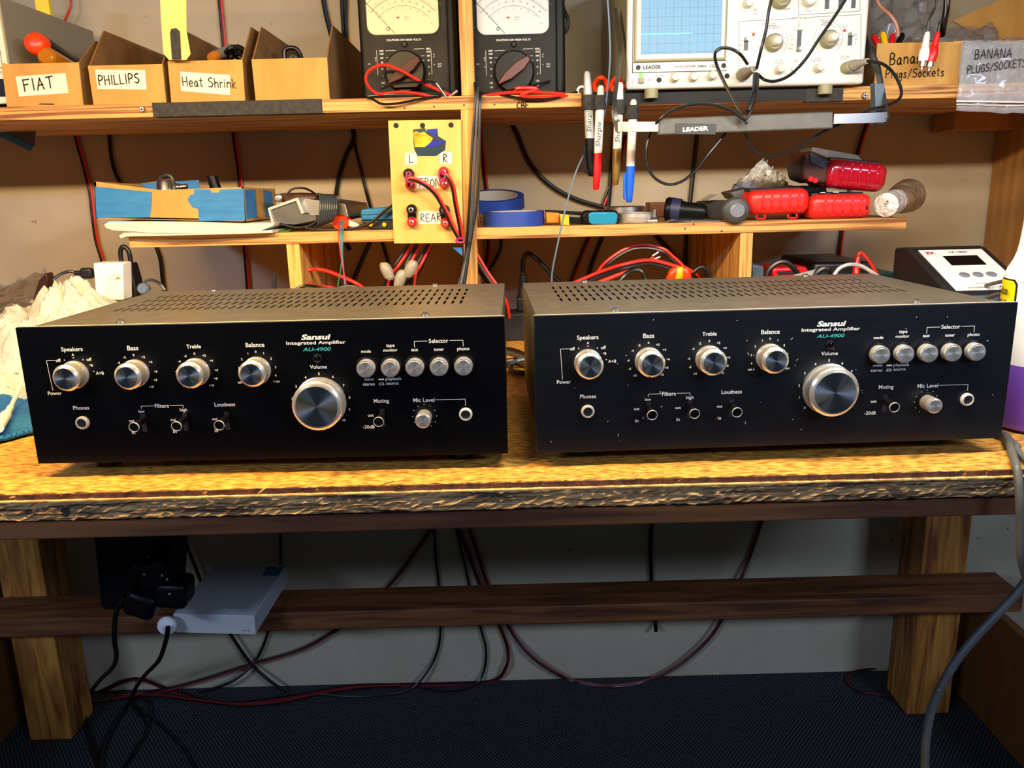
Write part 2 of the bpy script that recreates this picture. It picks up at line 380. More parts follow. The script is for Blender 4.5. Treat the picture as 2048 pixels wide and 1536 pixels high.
RT = at(1000, 1215, 1.335).z; z2 = at(1000, 1251, 1.335).z
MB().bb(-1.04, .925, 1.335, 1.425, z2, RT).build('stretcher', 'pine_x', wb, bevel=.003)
MB().bb(-1.06, -1.04, .70, 1.52, ZF, -.45).build('side_panel', 'brown_board', wb, bevel=.002)
zr = at(1996, 1232, .925/at(1996, 1232, 1).x).z
MB().bb(.925, .945, .70, 1.525, ZF, zr).build('side_panel', 'brown_board', wb, bevel=.002)
# ------------------------------------------------------------------ shelving
sh = thing('shelf_unit', 'plywood wall shelving above the workbench with two long shelves', 'shelf', (0, 1.4, 0))
MB().bb(-1.2, .925, SFY, 1.568, SB, ST).build('upper_shelf', 'ply_x', sh, bevel=.0008)
MB().bb(-.568, .6035, SFY, 1.568, MBZ, MTZ).build('middle_shelf', 'ply_x', sh, bevel=.0008)
MB().bb(-.0600, -.0405, SFY-.0005, 1.568, ST, .95).build('divider', 'ply_z', sh, bevel=.0006)
p = [(-.0620, SB), (-.0420, SB), (-.0478, .001), (-.0680, .001)]
MB().prism([(x, SFY-.0005, z) for x, z in p], (0, .328, 0)).build('divider', 'ply_z', sh, bevel=.0006)
for x0, x1 in ((-.333, -.3135), (.3535, .373)):
    MB().bb(x0, x1, SFY+.002, 1.568, .001, MBZ).build('shelf_support', 'ply_z', sh, bevel=.0006)
MB().bb(.925, .945, .85, 1.585, 0.002, .80).build('side_panel', 'side_board', sh, bevel=.001)
MB().bb(.80, .925, 1.50, 1.585, .330, SB).build('cleat', 'side_board', sh, bevel=.001)
c0, c1 = at(306, 220, SFY).x, at(645, 220, SFY).x
MB().bb(c0, c1, SFY-.002, SFY+.02, SB-.0004, ST+.0006).build('edge_strap', 'tape_black', sh, bevel=.0006)
MB().bb(at(1163, 200, SFY).x, at(1610, 200, SFY).x, SFY-.002, SFY+.01, SB+.001, ST+.0006).build('edge_tape', 'black_matte', sh)
MB().bb(at(1610, 200, SFY).x, at(1684, 200, SFY).x, SFY-.0026, SFY+.01, SB-.001, ST+.0006).build('edge_tape', 'tape_black', sh)
for px, py in ((286, 219), (1728, 192)):
    q = at(px, py, SFY); s_ = MB().lathe([(0, .0045), (.003, .0045), (.005, .003)], (q.x, SFY, q.z), (0, -1, 0), 16).build('screw', 'steel', sh)
    MB().box((q.x, SFY-.0052, q.z), (.005, .0006, .001)).box((q.x, SFY-.0052, q.z), (.001, .0006, .005)).build('screw_slot', 'black_matte', s_)
for px, py in ((809, 216), (868, 213), (928, 210), (989, 209), (1387, 448), (1370, 457), (1443, 462), (1775, 403)):
    q = at(px, py, SFY); MB().cyl((q.x, SFY-.0012, q.z), (q.x, SFY+.001, q.z), .0012, n=8).build('nail_hole', 'black_matte', sh)
q = at(1034, 217, SFY-.0012); hand(MB(), 'CBE', (q.x, SFY-.0012, q.z), .0085, .0013, adv=.25).build('handwriting', 'ink', sh)

# ------------------------------------------------------------------ amplifiers
def knob(root, u, wz, r, L, name, rf, ang=90, face='brushed_face'):
    """turned metal knob standing off the panel; axis is local -Y"""
    k = MB().lathe([(0, r*1.02), (.0015, r*1.04), (.0028, r*1.04), (.0034, r*.97)], (u, -.0002, wz), (0, -1, 0), 40).build(name, 'chrome', root, local=True)
    MB().lathe([(.0034, r*.97), (L*.78, r*.965), (L*.80, r*.99)], (u, 0, wz), (0, -1, 0), 60, caps=False).build(name+'_grip', 'knurl', k, local=True)
    MB().lathe([(L*.80, r*.99), (L*.86, r), (L*.985, rf*1.06), (L, rf)], (u, 0, wz), (0, -1, 0), 48).build(name+'_rim', 'chrome', k, local=True)
    MB().lathe([(L, rf*.985), (L+.0002, rf*.98)], (u, 0, wz), (0, -1, 0), 48).build(name+'_face', face, k, local=True)
    a = math.radians(ang); d = Vector((math.cos(a), 0, math.sin(a))); c = Vector((u, -L-.0004, wz))
    if face == 'brushed_face': MB().ribbon([c+d*rf*.74, c+d*rf*.92], .0009 if r < .02 else .0012).build('pointer_mark', 'ink', k, local=True)
    return k
def amplifier(name_label, x, y, rz, face, cover, specks, ang, levers):
    r = thing('amplifier', name_label, 'amplifier', (x, y, 0), rz)
    W2 = .215; zb, zt = .014, .1400
    MB().bb(-W2, W2, 0, .0035, zb, zt).build('faceplate', face, r, local=True, bevel=.0004)
    MB().bb(-W2+.0003, W2-.0003, .0035, .0062, zb+.0002, zt+.0001).build('faceplate_bare_edge', 'bare_edge', r, local=True)
    # cover with real slots
    us = [-W2+.003]; n = 43; pitch = .3497/(n-1); u0 = -.1803
    for i in range(n): us += [u0+i*pitch-.0012, u0+i*pitch+.0012]
    us.append(W2-.003); vs = [.0062]
    for v in (.118, .150, .184, .218): vs += [v-.0108, v+.0108]
    vs.append(.2744); c = MB(); nu = len(us); zc = .1375
    for v in vs:
        for u in us: c.v.append(Vector((u, v, zc)))
    for j in range(len(vs)-1):
        for i in range(nu-1):
            if i % 2 == 1 and j % 2 == 1: continue
            a = j*nu+i; c.f.append((a, a+1, a+nu+1, a+nu))
    a0 = c; u1, u2, v1, v2 = us[0], us[-1], vs[0], vs[-1]
    c.add([(u1, v1, zc), (u1, v2, zc), (u1, v2, .018), (u1, v1, .018)], [(0, 1, 2, 3)])
    c.add([(u2, v1, zc), (u2, v2, zc), (u2, v2, .018), (u2, v1, .018)], [(0, 1, 2, 3)])
    c.add([(u1, v2, zc), (u2, v2, zc), (u2, v2, .018), (u1, v2, .018)], [(0, 1, 2, 3)])
    c.build('cover', cover, r, local=True, smooth=False)
    MB().bb(u1+.001, u2-.001, .0065, .272, .014, .030).bb(u1+.01, u2-.01, .06, .26, .03, .118).build('chassis', 'black_matte', r, local=True)
    for i, (u, v) in enumerate(((-.17, .04), (.17, .04), (-.17, .235), (.17, .235))):
        MB().cyl((u, v, 0), (u, v, .0141), .011, .013).build('foot', 'black_rubber', r, local=True)
    for u, v in ((-.138, .276), (-.138, .034), (.1287, .268), (.142, .034)):
        s = MB().lathe([(0, .0042), (.0012, .0040), (.0024, .0022)], (u, min(v, .27), zc), Z, 14).build('cover_screw', 'steel', r, local=True)
        MB().box((u, min(v, .27), zc+.0025), (.0045, .0009, .0004)).build('screw_slot', 'black_matte', s, local=True)
    kw = .0975
    for u, a, nm in ((-.1679, 90, 'speaker_knob'), (-.1140, 90, 'tone_knob'), (-.0600, 90, 'tone_knob'), (-.0057, 90, 'balance_knob')):
        knob(r, u, kw-.0003, .0119, .0185, nm, .0094, a)
    knob(r, .0486, .0668, .0222, .0180, 'volume_knob', .0188, ang)
    for u in (.0918, .1134, .1349, .1563, .1778):
        b = MB().lathe([(0, .0098), (.0012, .0098), (.0016, .0088)], (u, 0, .0975), (0, -1, 0), 36).build('push_button', 'black_plastic', r, local=True)
        MB().lathe([(.0012, .0080), (.0078, .0080), (.0086, .0076), (.0088, .0064)], (u, 0, .0975), (0, -1, 0), 36).build('button_cap', 'chrome', b, local=True)
        MB().lathe([(.0088, .0063), (.0089, .0062)], (u, 0, .0975), (0, -1, 0), 36).build('button_face', 'brushed_bright', b, local=True)
    for u in (-.1130, -.0755, -.0378, .1026):
        b = MB().bb(u-.0021, u+.0021, -.0003, .0004, .0425, .0590).build('lever_switch', 'black_matte', r, local=True, smooth=False)
        MB().lathe([(0, .0028), (.0175, .0038), (.0183, .0043)], (u, 0, .0540), Vector((-.02, -1, -.10)), 24).build('lever', 'black_plastic', b, local=True)
        e = Vector((u, 0, .0540))+Vector((-.02, -1, -.10)).normalized()*.0180
        MB().lathe([(0, .0045), (.0012, .0046), (.0013, .0042), (.0004, .0041)], e, Vector((-.02, -1, -.10)), 28, caps=False).build('lever_ring', 'ring_metal', b, local=True)
    b = MB().lathe([(0, .0092), (.001, .0092), (.0014, .0082)], (.1407, 0, .0512), (0, -1, 0), 32).build('mic_knob', 'black_plastic', r, local=True)
    MB().lathe([(.001, .0068), (.011, .0068)], (.1407, 0, .0512), (0, -1, 0), 40, caps=False).build('mic_knob_grip', 'knurl', b, local=True)
    MB().lathe([(.011, .0069), (.0118, .0071), (.0148, .0068), (.0155, .0058)], (.1407, 0, .0512), (0, -1, 0), 36).build('mic_knob_rim', 'chrome', b, local=True)
    MB().lathe([(.0155, .0056), (.0156, .0055)], (.1407, 0, .0512), (0, -1, 0), 32).build('mic_knob_face', 'brushed_bright', b, local=True)
    for u in (-.1680, .1778):
        b = MB().lathe([(0, .0060), (.002, .0060), (.0032, .0054), (.0034, .0043), (.0005, .0041)], (u, 0, .0523), (0, -1, 0), 32, caps=False).build('headphone_jack' if u < 0 else 'microphone_jack', 'ring_metal', r, local=True)
        MB().lathe([(.0004, .0042), (.0022, .0041)], (u, 0, .0523), (0, -1, 0), 24).build('jack_hole', 'black_matte', b, local=True)
    b = MB().lathe([(0, .0040), (.0015, .0040), (.0020, .0032), (.0008, .0026)], (.0486, 0, .1065), (0, -1, 0), 24, caps=False).build('power_light', 'meter_black', r, local=True)
    MB().lathe([(.0006, .0027), (.0012, .0018)], (.0486, 0, .1065), (0, -1, 0), 20).build('light_lens', 'led_dark', b, local=True)
    t = MB(); yy = -.00025
    T = lambda s, u, w_, wd=None, h=None, **k: t.text(s, (u, yy, w_), w=wd, h=h, **k)
    T('Speakers', -.1679, .1192, .0190, bold=.012); T('Bass', -.1140, .1196, .0098, bold=.012); T('Treble', -.0600, .1197, .0128, bold=.012)
    T('Balance', -.0057, .1199, .0166, bold=.012); T('Volume', .0486, .0988, .0150, bold=.01)
    T('Sansui', .0486, .1257, .0250, .0050, bold=.035, shear=.35); T('Integrated Amplifier', .0483, .1202, .0525, .0040, bold=.015)
    T('mode', .0918, .1119, .0086, bold=.01); T('tape', .1136, .1160, .0075, bold=.01); T('monitor', .1134, .1124, .0124, bold=.01)
    T('aux', .1349, .1120, .0062, bold=.01); T('tuner', .1563, .1120, .0090, bold=.01); T('phono', .1778, .1118, .0108, bold=.01)
    T('Selector', .1563, .1198, .0172, bold=.01)
    T('mono', .0931, .0862, .0082); T('stereo', .0925, .0818, .0105); T('playback', .1147, .0861, .0142); T('source', .1134, .0820, .0110)
    T('Muting', .1026, .0658, .0136, bold=.01); T('Mic Level', .1407, .0662, .0190, bold=.01); T('out', .0922, .0530, .0052, bold=.01); T('-20dB', .0898, .0423, .0105, bold=.01)
    T('Phones', -.1677, .0661, .0144, bold=.01); T('Filters', -.0949, .0663, .0125, bold=.01); T('low', -.1137, .0616, .0053, bold=.01); T('high', -.0758, .0617, .0066, bold=.01)
    T('Loudness', -.0381, .0662, .0185, bold=.01); T('Power', -.1893, .0801, .0124, bold=.01)
    for u in (-.1130, -.0755, -.0378): T('out', u-.0108, .0529, .0050, bold=.01); T('in', u-.0106, .0421, .0030, bold=.01)
    T('off', -.1815, .1100, .0045, bold=.01); T('off', -.1540, .1102, .0045, bold=.01); T('A', -.1677, .1148, h=.0022, bold=.01); T('B', -.1522, .1048, h=.0022, bold=.01); T('A+B', -.1462, .0976, .0072, bold=.01)
    for a in (120, 90, 60, 33, 8):
        q = (-.1677+.0165*math.cos(math.radians(a)), yy, kw-.0003+.0148*math.sin(math.radians(a))); t.lathe([(0, .0005), (.0001, .0005)], q, (0, -1, 0), 8)
    t.ribbon([(-.1845, yy, .1100), (-.1920, yy, .1100), (-.1905, yy, .0825)], .0004)
    for uc in (-.1140, -.0600):
        for s, a in (('0', 90), ('+2', 62), ('+4', 37), ('+6', 5), ('+8', -22), ('+10', -48), ('-2', 118), ('-4', 143), ('-6', 175), ('-8', 202), ('-10', 228)):
            T(s, uc+.0178*math.cos(math.radians(a)), .0965+.0168*math.sin(math.radians(a)), h=.0021, bold=.01)
    for s, a in (('0', 90), ('1', 65), ('2', 38), ('3', 8), ('4', -18), ('5 right', -40), ('1', 115), ('2', 142), ('3', 172), ('4', 198), ('left 5', 220)):
        T(s, -.0057+.0165*math.cos(math.radians(a))+(.0035 if 'r' in s else -.003 if 'l' in s else 0), .0970+.0168*math.sin(math.radians(a)), h=.0021, bold=.01)
    for s, a in (('5', 90), ('6', 62), ('7', 35), ('8', 8), ('9', -17), ('10', -42), ('4', 118), ('3', 145), ('2', 172), ('1', 197), ('0', 222)):
        T(s, .0486+.0260*math.cos(math.radians(a)), .0665+.0260*math.sin(math.radians(a)), h=.0023, bold=.01)
    for a in range(-60, 241, 30):
        t.lathe([(0, .0004), (.0001, .0004)], (.1407+.0108*math.cos(math.radians(a)), yy, .0512+.0108*math.sin(math.radians(a))), (0, -1, 0), 6)
    R_ = lambda *P: t.ribbon([(a, yy, b) for a, b in P], .0004)
    R_((.1349, .1145), (.1349, .1198), (.1465, .1198)); R_((.1662, .1198), (.1778, .1198), (.1778, .1145))
    R_((.1512, .0662), (.1778, .0662), (.1778, .0605)); R_((-.1135, .0640), (-.1135, .0664), (-.1022, .0664)); R_((-.0876, .0664), (-.0758, .0664), (-.0758, .0640))
    t.ribbon([(.1018, yy, .0862), (.1056, yy, .0862)], .0011); R_((.1012, .0857), (.1062, .0857))
    R_((.1020, .0812), (.1020, .0828), (.1055, .0828), (.1055, .0812)); R_((.1012, .0811), (.1062, .0811))
    if specks:
        for i in range(42):
            u, w_ = random.uniform(-.21, .21), random.uniform(.017, .137); a = random.uniform(0, 3.1); l_ = random.choice((.0006, .0008, .0014, .0024))
            t.ribbon([(u, yy, w_), (u+l_*math.cos(a), yy, w_+l_*math.sin(a))], random.uniform(.0002, .0004))
    t.build('panel_lettering', 'print_white', r, local=True, smooth=False)
    MB().text('AU-4900', (.0487, yy, .1147), w=.0245, h=.0034, bold=.02, shear=.3).build('model_lettering', 'print_teal', r, local=True, smooth=False)
    return r
amplifier('black stereo amplifier with clean glossy faceplate, beside the white rag', -.2184, .7047, -.0102, 'amp_face_clean', 'amp_cover', 0, 242, 0)
amplifier('black stereo amplifier with scratched dusty faceplate, beside the purple bottle', .2370, .7062, .0248, 'amp_face_worn', 'amp_cover', 1, 215, 0)
# ------------------------------------------------------------------ things on the upper shelf
def flat(px, py, Y): return at(px, py, Y)
def quadpx(Y, *pp): return [at(a, b, Y) for a, b in pp]
def card(mb, P, n=(0, -1, 0), t=.0006):      # thin sheet with real thickness, from a polygon
    return mb.prism(P, Vector(n)*-t)
def magazine_bin(label, xl, xr, xb0, xb1, zf, group, hs=.112, Yf=1.25, depth=.30):
    r = thing('cardboard_bin', label, 'box', ((xl+xr)/2, Yf, ST), group=group)
    th = .0022; z0 = ST+.0005; zt = z0+hs
    MB().prism([(xb0, Yf, z0), (xb1, Yf, z0), (xr, Yf, zf), (xl, Yf, zf)], (0, th, 0)).build('front_panel', 'cardboard', r, smooth=False)
    for xa, xt, s in ((xb0, xl, 1), (xb1, xr, -1)):
        P = [(xa, Yf+th, z0), (xt, Yf+th, zf), (xt, Yf+.062, zt), (xt, Yf+depth, zt-.002), (xa, Yf+depth, z0)]
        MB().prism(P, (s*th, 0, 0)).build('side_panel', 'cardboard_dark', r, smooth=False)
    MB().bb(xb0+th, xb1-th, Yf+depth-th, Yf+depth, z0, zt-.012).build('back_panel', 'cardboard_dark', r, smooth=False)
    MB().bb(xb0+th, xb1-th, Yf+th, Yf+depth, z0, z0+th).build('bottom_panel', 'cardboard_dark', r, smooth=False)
    return r
GB = 'cardboard bins on the upper shelf'
b1 = magazine_bin('cardboard bin labelled FLAT with two screwdriver handles sticking out', -.7215, -.6105, -.7235, -.6125, .4395, GB, hs=.098)
b2 = magazine_bin('cardboard bin with white sticker reading PHILLIPS', -.598, -.4905, -.5975, -.4915, .4345, GB)
b3 = magazine_bin('cardboard bin with white sticker reading Heat Shrink', -.4825, -.3747, -.4840, -.3765, .4380, GB)
b4 = magazine_bin('plain unlabelled cardboard bin next to the left meter', -.3615, -.2525, -.3610, -.2530, .4380, GB)
def sticker(r, pp, Y=1.2498):
    card(MB(), quadpx(Y, *pp), t=.0004).build('sticker', 'white_sticker', r, smooth=False)
sticker(b1, ((31, 153), (131, 146), (137, 186), (38, 193)))
sticker(b2, ((190, 139), (290, 140), (293, 179), (195, 178)))
sticker(b3, ((360, 143), (460, 150), (460, 190), (362, 182)))
q = at(49, 183, 1.2492); hand(MB(), 'FlAT', q, .0155, .0018, ux=Vector((1, 0, .10)), adv=.28).build('handwriting', 'ink', b1, smooth=False)
q = at(198, 170, 1.2492); hand(MB(), 'PHILLIPS', q, .0125, .0015, ux=Vector((1, 0, .03)), adv=.22).build('handwriting', 'ink', b2, smooth=False)
q = at(366, 172, 1.2488); hand(MB(), 'Heat Shrink', q, .0125, .0012, ux=Vector((1, 0, -.06)), adv=.19).build('handwriting', 'ink', b3, smooth=False)
MB().prism(quadpx(1.2499, (75, 209), (80, 207), (106, 207), (110, 210)), (0, .0004, 0)).build('finger_slot', 'black_matte', b1)
# screwdrivers
d = at(68, 85, 1.262); e = Vector((-.665, 1.50, .425))
r = thing('screwdriver', 'screwdriver with orange end cap and black ribbed handle in FLAT bin', 'screwdriver', d)
ax = (e-d).normalized()
MB().lathe([(-.006, .006), (-.004, .0118), (0, .0148), (.005, .0162), (.014, .0162)], d, ax, 28).build('end_cap', 'orange_plastic', r)
MB().lathe([(.014, .0160), (.02, .0165), (.05, .0150), (.08, .0125), (.10, .0145), (.112, .010)], d, ax, 12).build('handle', 'black_rubber', r)
MB().cyl(d+ax*.11, d+ax*.20, .0034).build('shaft', 'steel', r)
d = at(92, 112, 1.262); e = Vector((-.640, 1.50, .40)); ax = (e-d).normalized()
r = thing('screwdriver', 'screwdriver with clear amber handle lying in FLAT bin', 'screwdriver', d)
MB().lathe([(-.003, .010), (0, .0135), (.004, .0145), (.06, .0140), (.075, .010)], d, ax, 10).build('handle', 'amber_plastic', r)
MB().cyl(d+ax*.075, d+ax*.17, .0032).build('shaft', 'steel', r)
# contents of bins 3 and 4
p0 = at(421, 116, 1.33); p1 = at(445, 106, 1.36)
r = thing('tool_handle', 'tan and grey round handle poking out of Heat Shrink bin', 'tool', p0)
MB().lathe([(0, .006), (.003, .0075), (.015, .0078)], p0, p1-p0, 18).build('end', 'orange_dull', r); MB().lathe([(.015, .0074), (.06, .0078)], p0, p1-p0, 18).build('handle', 'cream_grey', r)
mb = MB()
for i in range(4): c = at(468+i*8, 106+i % 2*5, 1.37); mb.tube([c+Vector((.018*math.cos(t*.9), .03*math.sin(t*.9)+.01, .008*math.sin(t*1.3+i))) for t in range(8)], .0028, 7, 3)
tag(mb.build('cable_coil', 'black_wire'), 'coiled black cable in Heat Shrink bin', 'cable')
c = at(582, 104, 1.33); tag(MB().tube([c+Vector((-.010, 0, -.03)), c+Vector((-.010, 0, 0)), c+Vector((0, 0, .006)), c+Vector((.012, 0, 0)), c+Vector((.018, .01, -.03))], .0035, 10).build('cable_loop', 'black_wire'), 'small black cable loop inside the plain bin', 'cable')
c = at(583, 112, 1.32); tag(MB().tube([c+Vector((-.008, 0, -.03)), c, c+Vector((.012, .004, -.012)), c+Vector((.014, .004, -.03))], .0028, 8).build('cable_end', 'grey_wire'), 'grey cable end inside the plain bin', 'cable')
# hanging yellow card with black strap
r = thing('yellow_card', 'pale yellow card strip hanging in front of Heat Shrink bin', 'card', at(350, 120, 1.236))
card(MB(), quadpx(1.236, (318, -60), (372, -60), (373, 62), (381, 108), (372, 120), (338, 120), (327, 107), (322, 40)), t=.0012).build('card', 'yellow_card', r, smooth=False)
card(MB(), quadpx(1.234, (340, 66), (342, 58), (352, 56), (359, 62), (362, 119), (344, 119)), t=.0012).build('black_strap', 'tape_black', r, smooth=False)
# instrument at far left
r = thing('test_instrument', 'cream bench instrument at left end of upper shelf', 'instrument', (-.90, 1.36, ST))
xr = at(8, 100, 1.30).x
xe = at(28, 190, 1.262).x
MB().bb(-1.10, xe, 1.262, 1.54, ST+.008, .535).build('case', 'cream_grey', r, bevel=.004)
MB().bb(-1.10, xe+.001, 1.255, 1.264, ST+.006, .537).build('front_bezel', 'cream', r, bevel=.002)
MB().bb(-1.09, xe-.006, 1.2535, 1.256, ST+.016, ST+.040).build('dark_strip', 'black_plastic', r)
for px, z in ((-40, .40), (-2, .42)):
    pass
for x in (-1.07, xe-.02): MB().cyl((x, 1.28, ST), (x, 1.28, ST+.009), .010).build('foot', 'black_rubber', r)
mb = MB()
for z0, z1 in ((.435, .462), (.468, .50)):
    mb.ribbon([(xe-.045, 1.2548, z0), (xe-.006, 1.2548, z0), (xe-.006, 1.2548, z1), (xe-.045, 1.2548, z1)], .0008)
mb.text('OUTPUT', (xe-.016, 1.2534, .4285), h=.003); mb.build('panel_print', 'ink', r, smooth=False)
# package on the instrument
r = thing('parts_packet', 'clear parts packet with yellow label on the cream instrument', 'packet', (-.80, 1.45, .535))
P = [at(20, -10, 1.44), at(70, -10, 1.44), at(74, 22, 1.44), at(35, 5, 1.44)]
MB().bb(-.92, -.815, 1.43, 1.455, .5355, .60).build('bag', 'clear_bag', r, bevel=.006)
a, b_ = at(74, 10, 1.44).x, at(101, 10, 1.44).x
MB().bb(a, b_, 1.435, 1.442, .5355, .60).build('label_card', 'label_yellow', r)
# ------------------------------------------------------------------ analogue meters
def meter(label, pxs, clean, kang, X0):
    """pxs maps the left edge pixel of the dial glass; all drawn on plane Y=MY"""
    MY = 1.262; r = thing('analogue_multimeter', label, 'meter', (X0, MY, ST))
    u = lambda px: at(px, 100, MY).x; v = lambda py: at(pxs+71, py, MY).z
    fm = 'meter_black' if clean else 'meter_worn'
    g0, g1 = u(pxs), u(pxs+142); xc = (g0+g1)/2; L, R = xc-.0660, xc+.0660
    MB().bb(L, R+.010, MY+.006, MY+.10, ST+.001, .575).build('case', 'meter_black', r, bevel=.006, seg=3)
    MB().bb(L+.004, R-.002, MY-.001, MY+.008, ST+.002, .573).build('front_panel', fm, r, bevel=.004, seg=3)
    zg = v(69); gt = zg+.078
    def rr(x0, x1, z0, z1, rad, y, n=5):
        P = []
        for cx, cz, a0 in ((x1-rad, z0+rad, -90), (x1-rad, z1-rad, 0), (x0+rad, z1-rad, 90), (x0+rad, z0+rad, 180)):
            for i in range(n+1): a = math.radians(a0+90*i/n); P.append((cx+rad*math.cos(a), y, cz+rad*math.sin(a)))
        return P
    MB().prism(rr(g0-.002, g1+.002, zg-.002, gt+.002, .014, MY-.0025), (0, .002, 0)).build('dial_frame', 'black_plastic', r, smooth=False)
    dial = MB().prism(rr(g0, g1, zg, gt, .012, MY-.0032), (0, .0014, 0)).build('dial', 'dial_paper_cool' if clean else 'dial_paper', r, smooth=False)
    yy = MY-.0036; pc = Vector((xc+.001, yy, zg-.012)); mb = MB()
    for rad in (.062, .050, .074): mb.ring(pc, rad, .0004, a0=42, a1=138)
    for i in range(41):
        a = math.radians(42+96*i/40); d = Vector((math.cos(a), 0, math.sin(a))); mb.ribbon([pc+d*.062, pc+d*(.067 if i % 5 == 0 else .0645)], .00025)
    for i in range(9): a = math.radians(48+84*i/8); d = Vector((math.cos(a), 0, math.sin(a))); mb.text('50 40 30 20 15 10 5 2 0'.split()[i], pc+d*.0560, h=.0022)
    for i in range(7): a = math.radians(50+80*i/6); d = Vector((math.cos(a), 0, math.sin(a))); mb.text('12 10 8 6 4 2 0'.split()[i], pc+d*.0470, h=.0018)
    mb.text('TRIPLETT', (xc+.006, yy, zg+.0225), h=.0013); mb.text('MODEL 630', (xc+.005, yy, zg+.0195), h=.0009)
    mb.ring((g0+.030, yy, zg+.0075), .0020, .0007); mb.text('A.C.', (g1-.010, yy, zg+.014), h=.0016)
    mb.build('dial_print', 'grey_print', dial, smooth=False)
    MB().prism([(xc-.010, yy, zg+.0232), (xc-.0035, yy, zg+.0232), (xc-.0068, yy, zg+.0205)], (0, -.0002, 0)).build('dial_logo', 'dial_red', dial, smooth=False)
    MB().ribbon([(xc-.012, yy-.001, zg+.001), (xc-.060, yy-.001, zg+.052)], .0005).build('needle', 'ink', dial, smooth=False)
    kc = Vector((u(pxs+71), MY-.001, v(145)))
    k = MB().lathe([(0, .0300), (.003, .0300), (.010, .0285), (.012, .0270)], kc, (0, -1, 0), 48).build('range_knob', 'black_plastic', r)
    a = math.radians(kang); dx = Vector((math.cos(a), 0, math.sin(a))); dn = Vector((-math.sin(a), 0, math.cos(a)))
    P = [kc+dx*p+dn*q for p, q in ((.027, -.004), (.028, .003), (.010, .0072), (-.012, .0062), (-.029, .0010), (-.0285, -.0015), (-.010, -.0068), (.012, -.0078))]
    MB().prism([p+Vector((0, -.011, 0)) for p in P], (0, -.013, 0)).build('knob_bar', 'maroon' if clean else 'maroon_worn', k, bevel=.0015, smooth=False)
    if clean: MB().ribbon([kc+dx*-.028+Vector((0, -.0245, 0)), kc+dx*-.016+dn*.002+Vector((0, -.0245, 0))], .0007).build('knob_line', 'dial_red', k, smooth=False)
    t = MB(); yp = MY-.0014
    t.text('CAUTION ON HIGH VOLTS', (xc, yp, v(80)), w=.0500, h=.0026, bold=.01); t.text('OFF', (xc+.001, yp, v(103)), h=.0026, bold=.01)
    for i, s in enumerate(('6000', '1200', '300', '60', '12', '3', '12A', '120')):
        z = v((101, 107, 115, 124, 137, 151, 165, 174)[i])
        t.text(s, (xc-.0335, yp, z), h=.0023, bold=.01); t.text(s, (xc+.0345, yp, z+.0015), h=.0023, bold=.01)
        if i in (0, 2, 3, 4, 5): t.ribbon([(xc-.0275, yp, z), (xc-.013 if i == 0 else xc-.024, yp, z)], .0004); t.ribbon([(xc+.0285, yp, z+.0015), (xc+.014 if i == 0 else xc+.024, yp, z+.0015)], .0004)
    for s in (-1, 1): t.ribbon([(xc+s*.0395-.001, yp, v(100)), (xc+s*.0395-.001, yp, v(150))], .0004)
    t.text('D', (xc-.0425, yp, v(115)), h=.002); t.text('C', (xc-.0425, yp, v(120)), h=.002); t.text('V', (xc-.0425, yp, v(133)), h=.002)
    t.text('A', (xc+.0425, yp, v(110)), h=.002); t.text('C', (xc+.0425, yp, v(115)), h=.002); t.text('V', (xc+.0425, yp, v(131)), h=.002)
    t.text('OUT', (xc+.0505, yp, v(130)), h=.002); t.text('PUT', (xc+.0505, yp, v(135)), h=.002); t.text('ADJ', (xc-.0525, yp, v(127)), h=.002)
    t.build('panel_lettering', 'print_white', r, smooth=False)
    for x, py in ((xc+.0515, 142), (xc-.052, 147)): MB().lathe([(0, .004), (.001, .004)], (x, yp+.0004, v(py)), (0, -1, 0), 18).build('test_jack', 'black_matte', r)
    MB().lathe([(0, .0042), (.002, .0042), (.003, .003)], (xc+.0006, MY-.001, v(89)), (0, -1, 0), 18).build('adjust_screw', 'black_plastic', r)
    return r
meter('black analogue meter with worn brown panel, left of the wooden divider', 738, False, 36, -.137)
meter('black analogue meter with glossy maroon pointer knob, right of the divider', 956, True, 38, .006)
def wire(name, label, pts, r=.0022, m='black_wire', cat='cable', group=None, n=8, sm=6):
    P = [at(*p) for p in pts]; return tag(MB().tube(P, r, n, sm).build(name, m), label, cat, group)
def pair(name, label, pts, r=.0017, off=(.0032, 0, 0), ma='red_wire', mb_='black_wire', cat='cable', group=None):
    P = [at(*p) for p in pts]; o = Vector(off); t = thing(name, label, cat, P[0], group=group)
    MB().tube([p-o/2 for p in P], r).build('red_conductor', ma, t); MB().tube([p+o/2 for p in P], r).build('black_conductor', mb_, t); return t
Y0 = 1.236
wire('test_lead', 'red test lead looped in front of the worn left meter', [(905, 192, 1.245), (850, 168, 1.235), (800, 140, 1.225), (765, 130, 1.22), (737, 143, 1.22), (733, 165, 1.225), (755, 187, 1.235), (800, 184, Y0), (840, 188, Y0), (885, 199, 1.243)], .0022, 'red_wire')
wire('test_lead', 'thin black test lead looped below the worn left meter', [(762, 178, 1.24), (790, 168, 1.23), (840, 164, 1.225), (868, 165, 1.235), (885, 190, 1.24), (850, 196, 1.235), (800, 206, 1.228), (765, 208, 1.226), (745, 198, 1.232), (735, 193, 1.24), (790, 189, 1.235), (880, 192, 1.245)], .0017)
r = thing('probe_tips', 'silver probe tips resting beside the worn left meter', 'probe', at(893, 195, 1.245))
MB().cyl(at(872, 166, 1.235), at(893, 195, 1.24), .0018, n=10).build('tip', 'steel', r); MB().cyl(at(897, 194, 1.243), at(913, 182, 1.25), .0022, .0032, n=10).build('tip', 'steel', r)
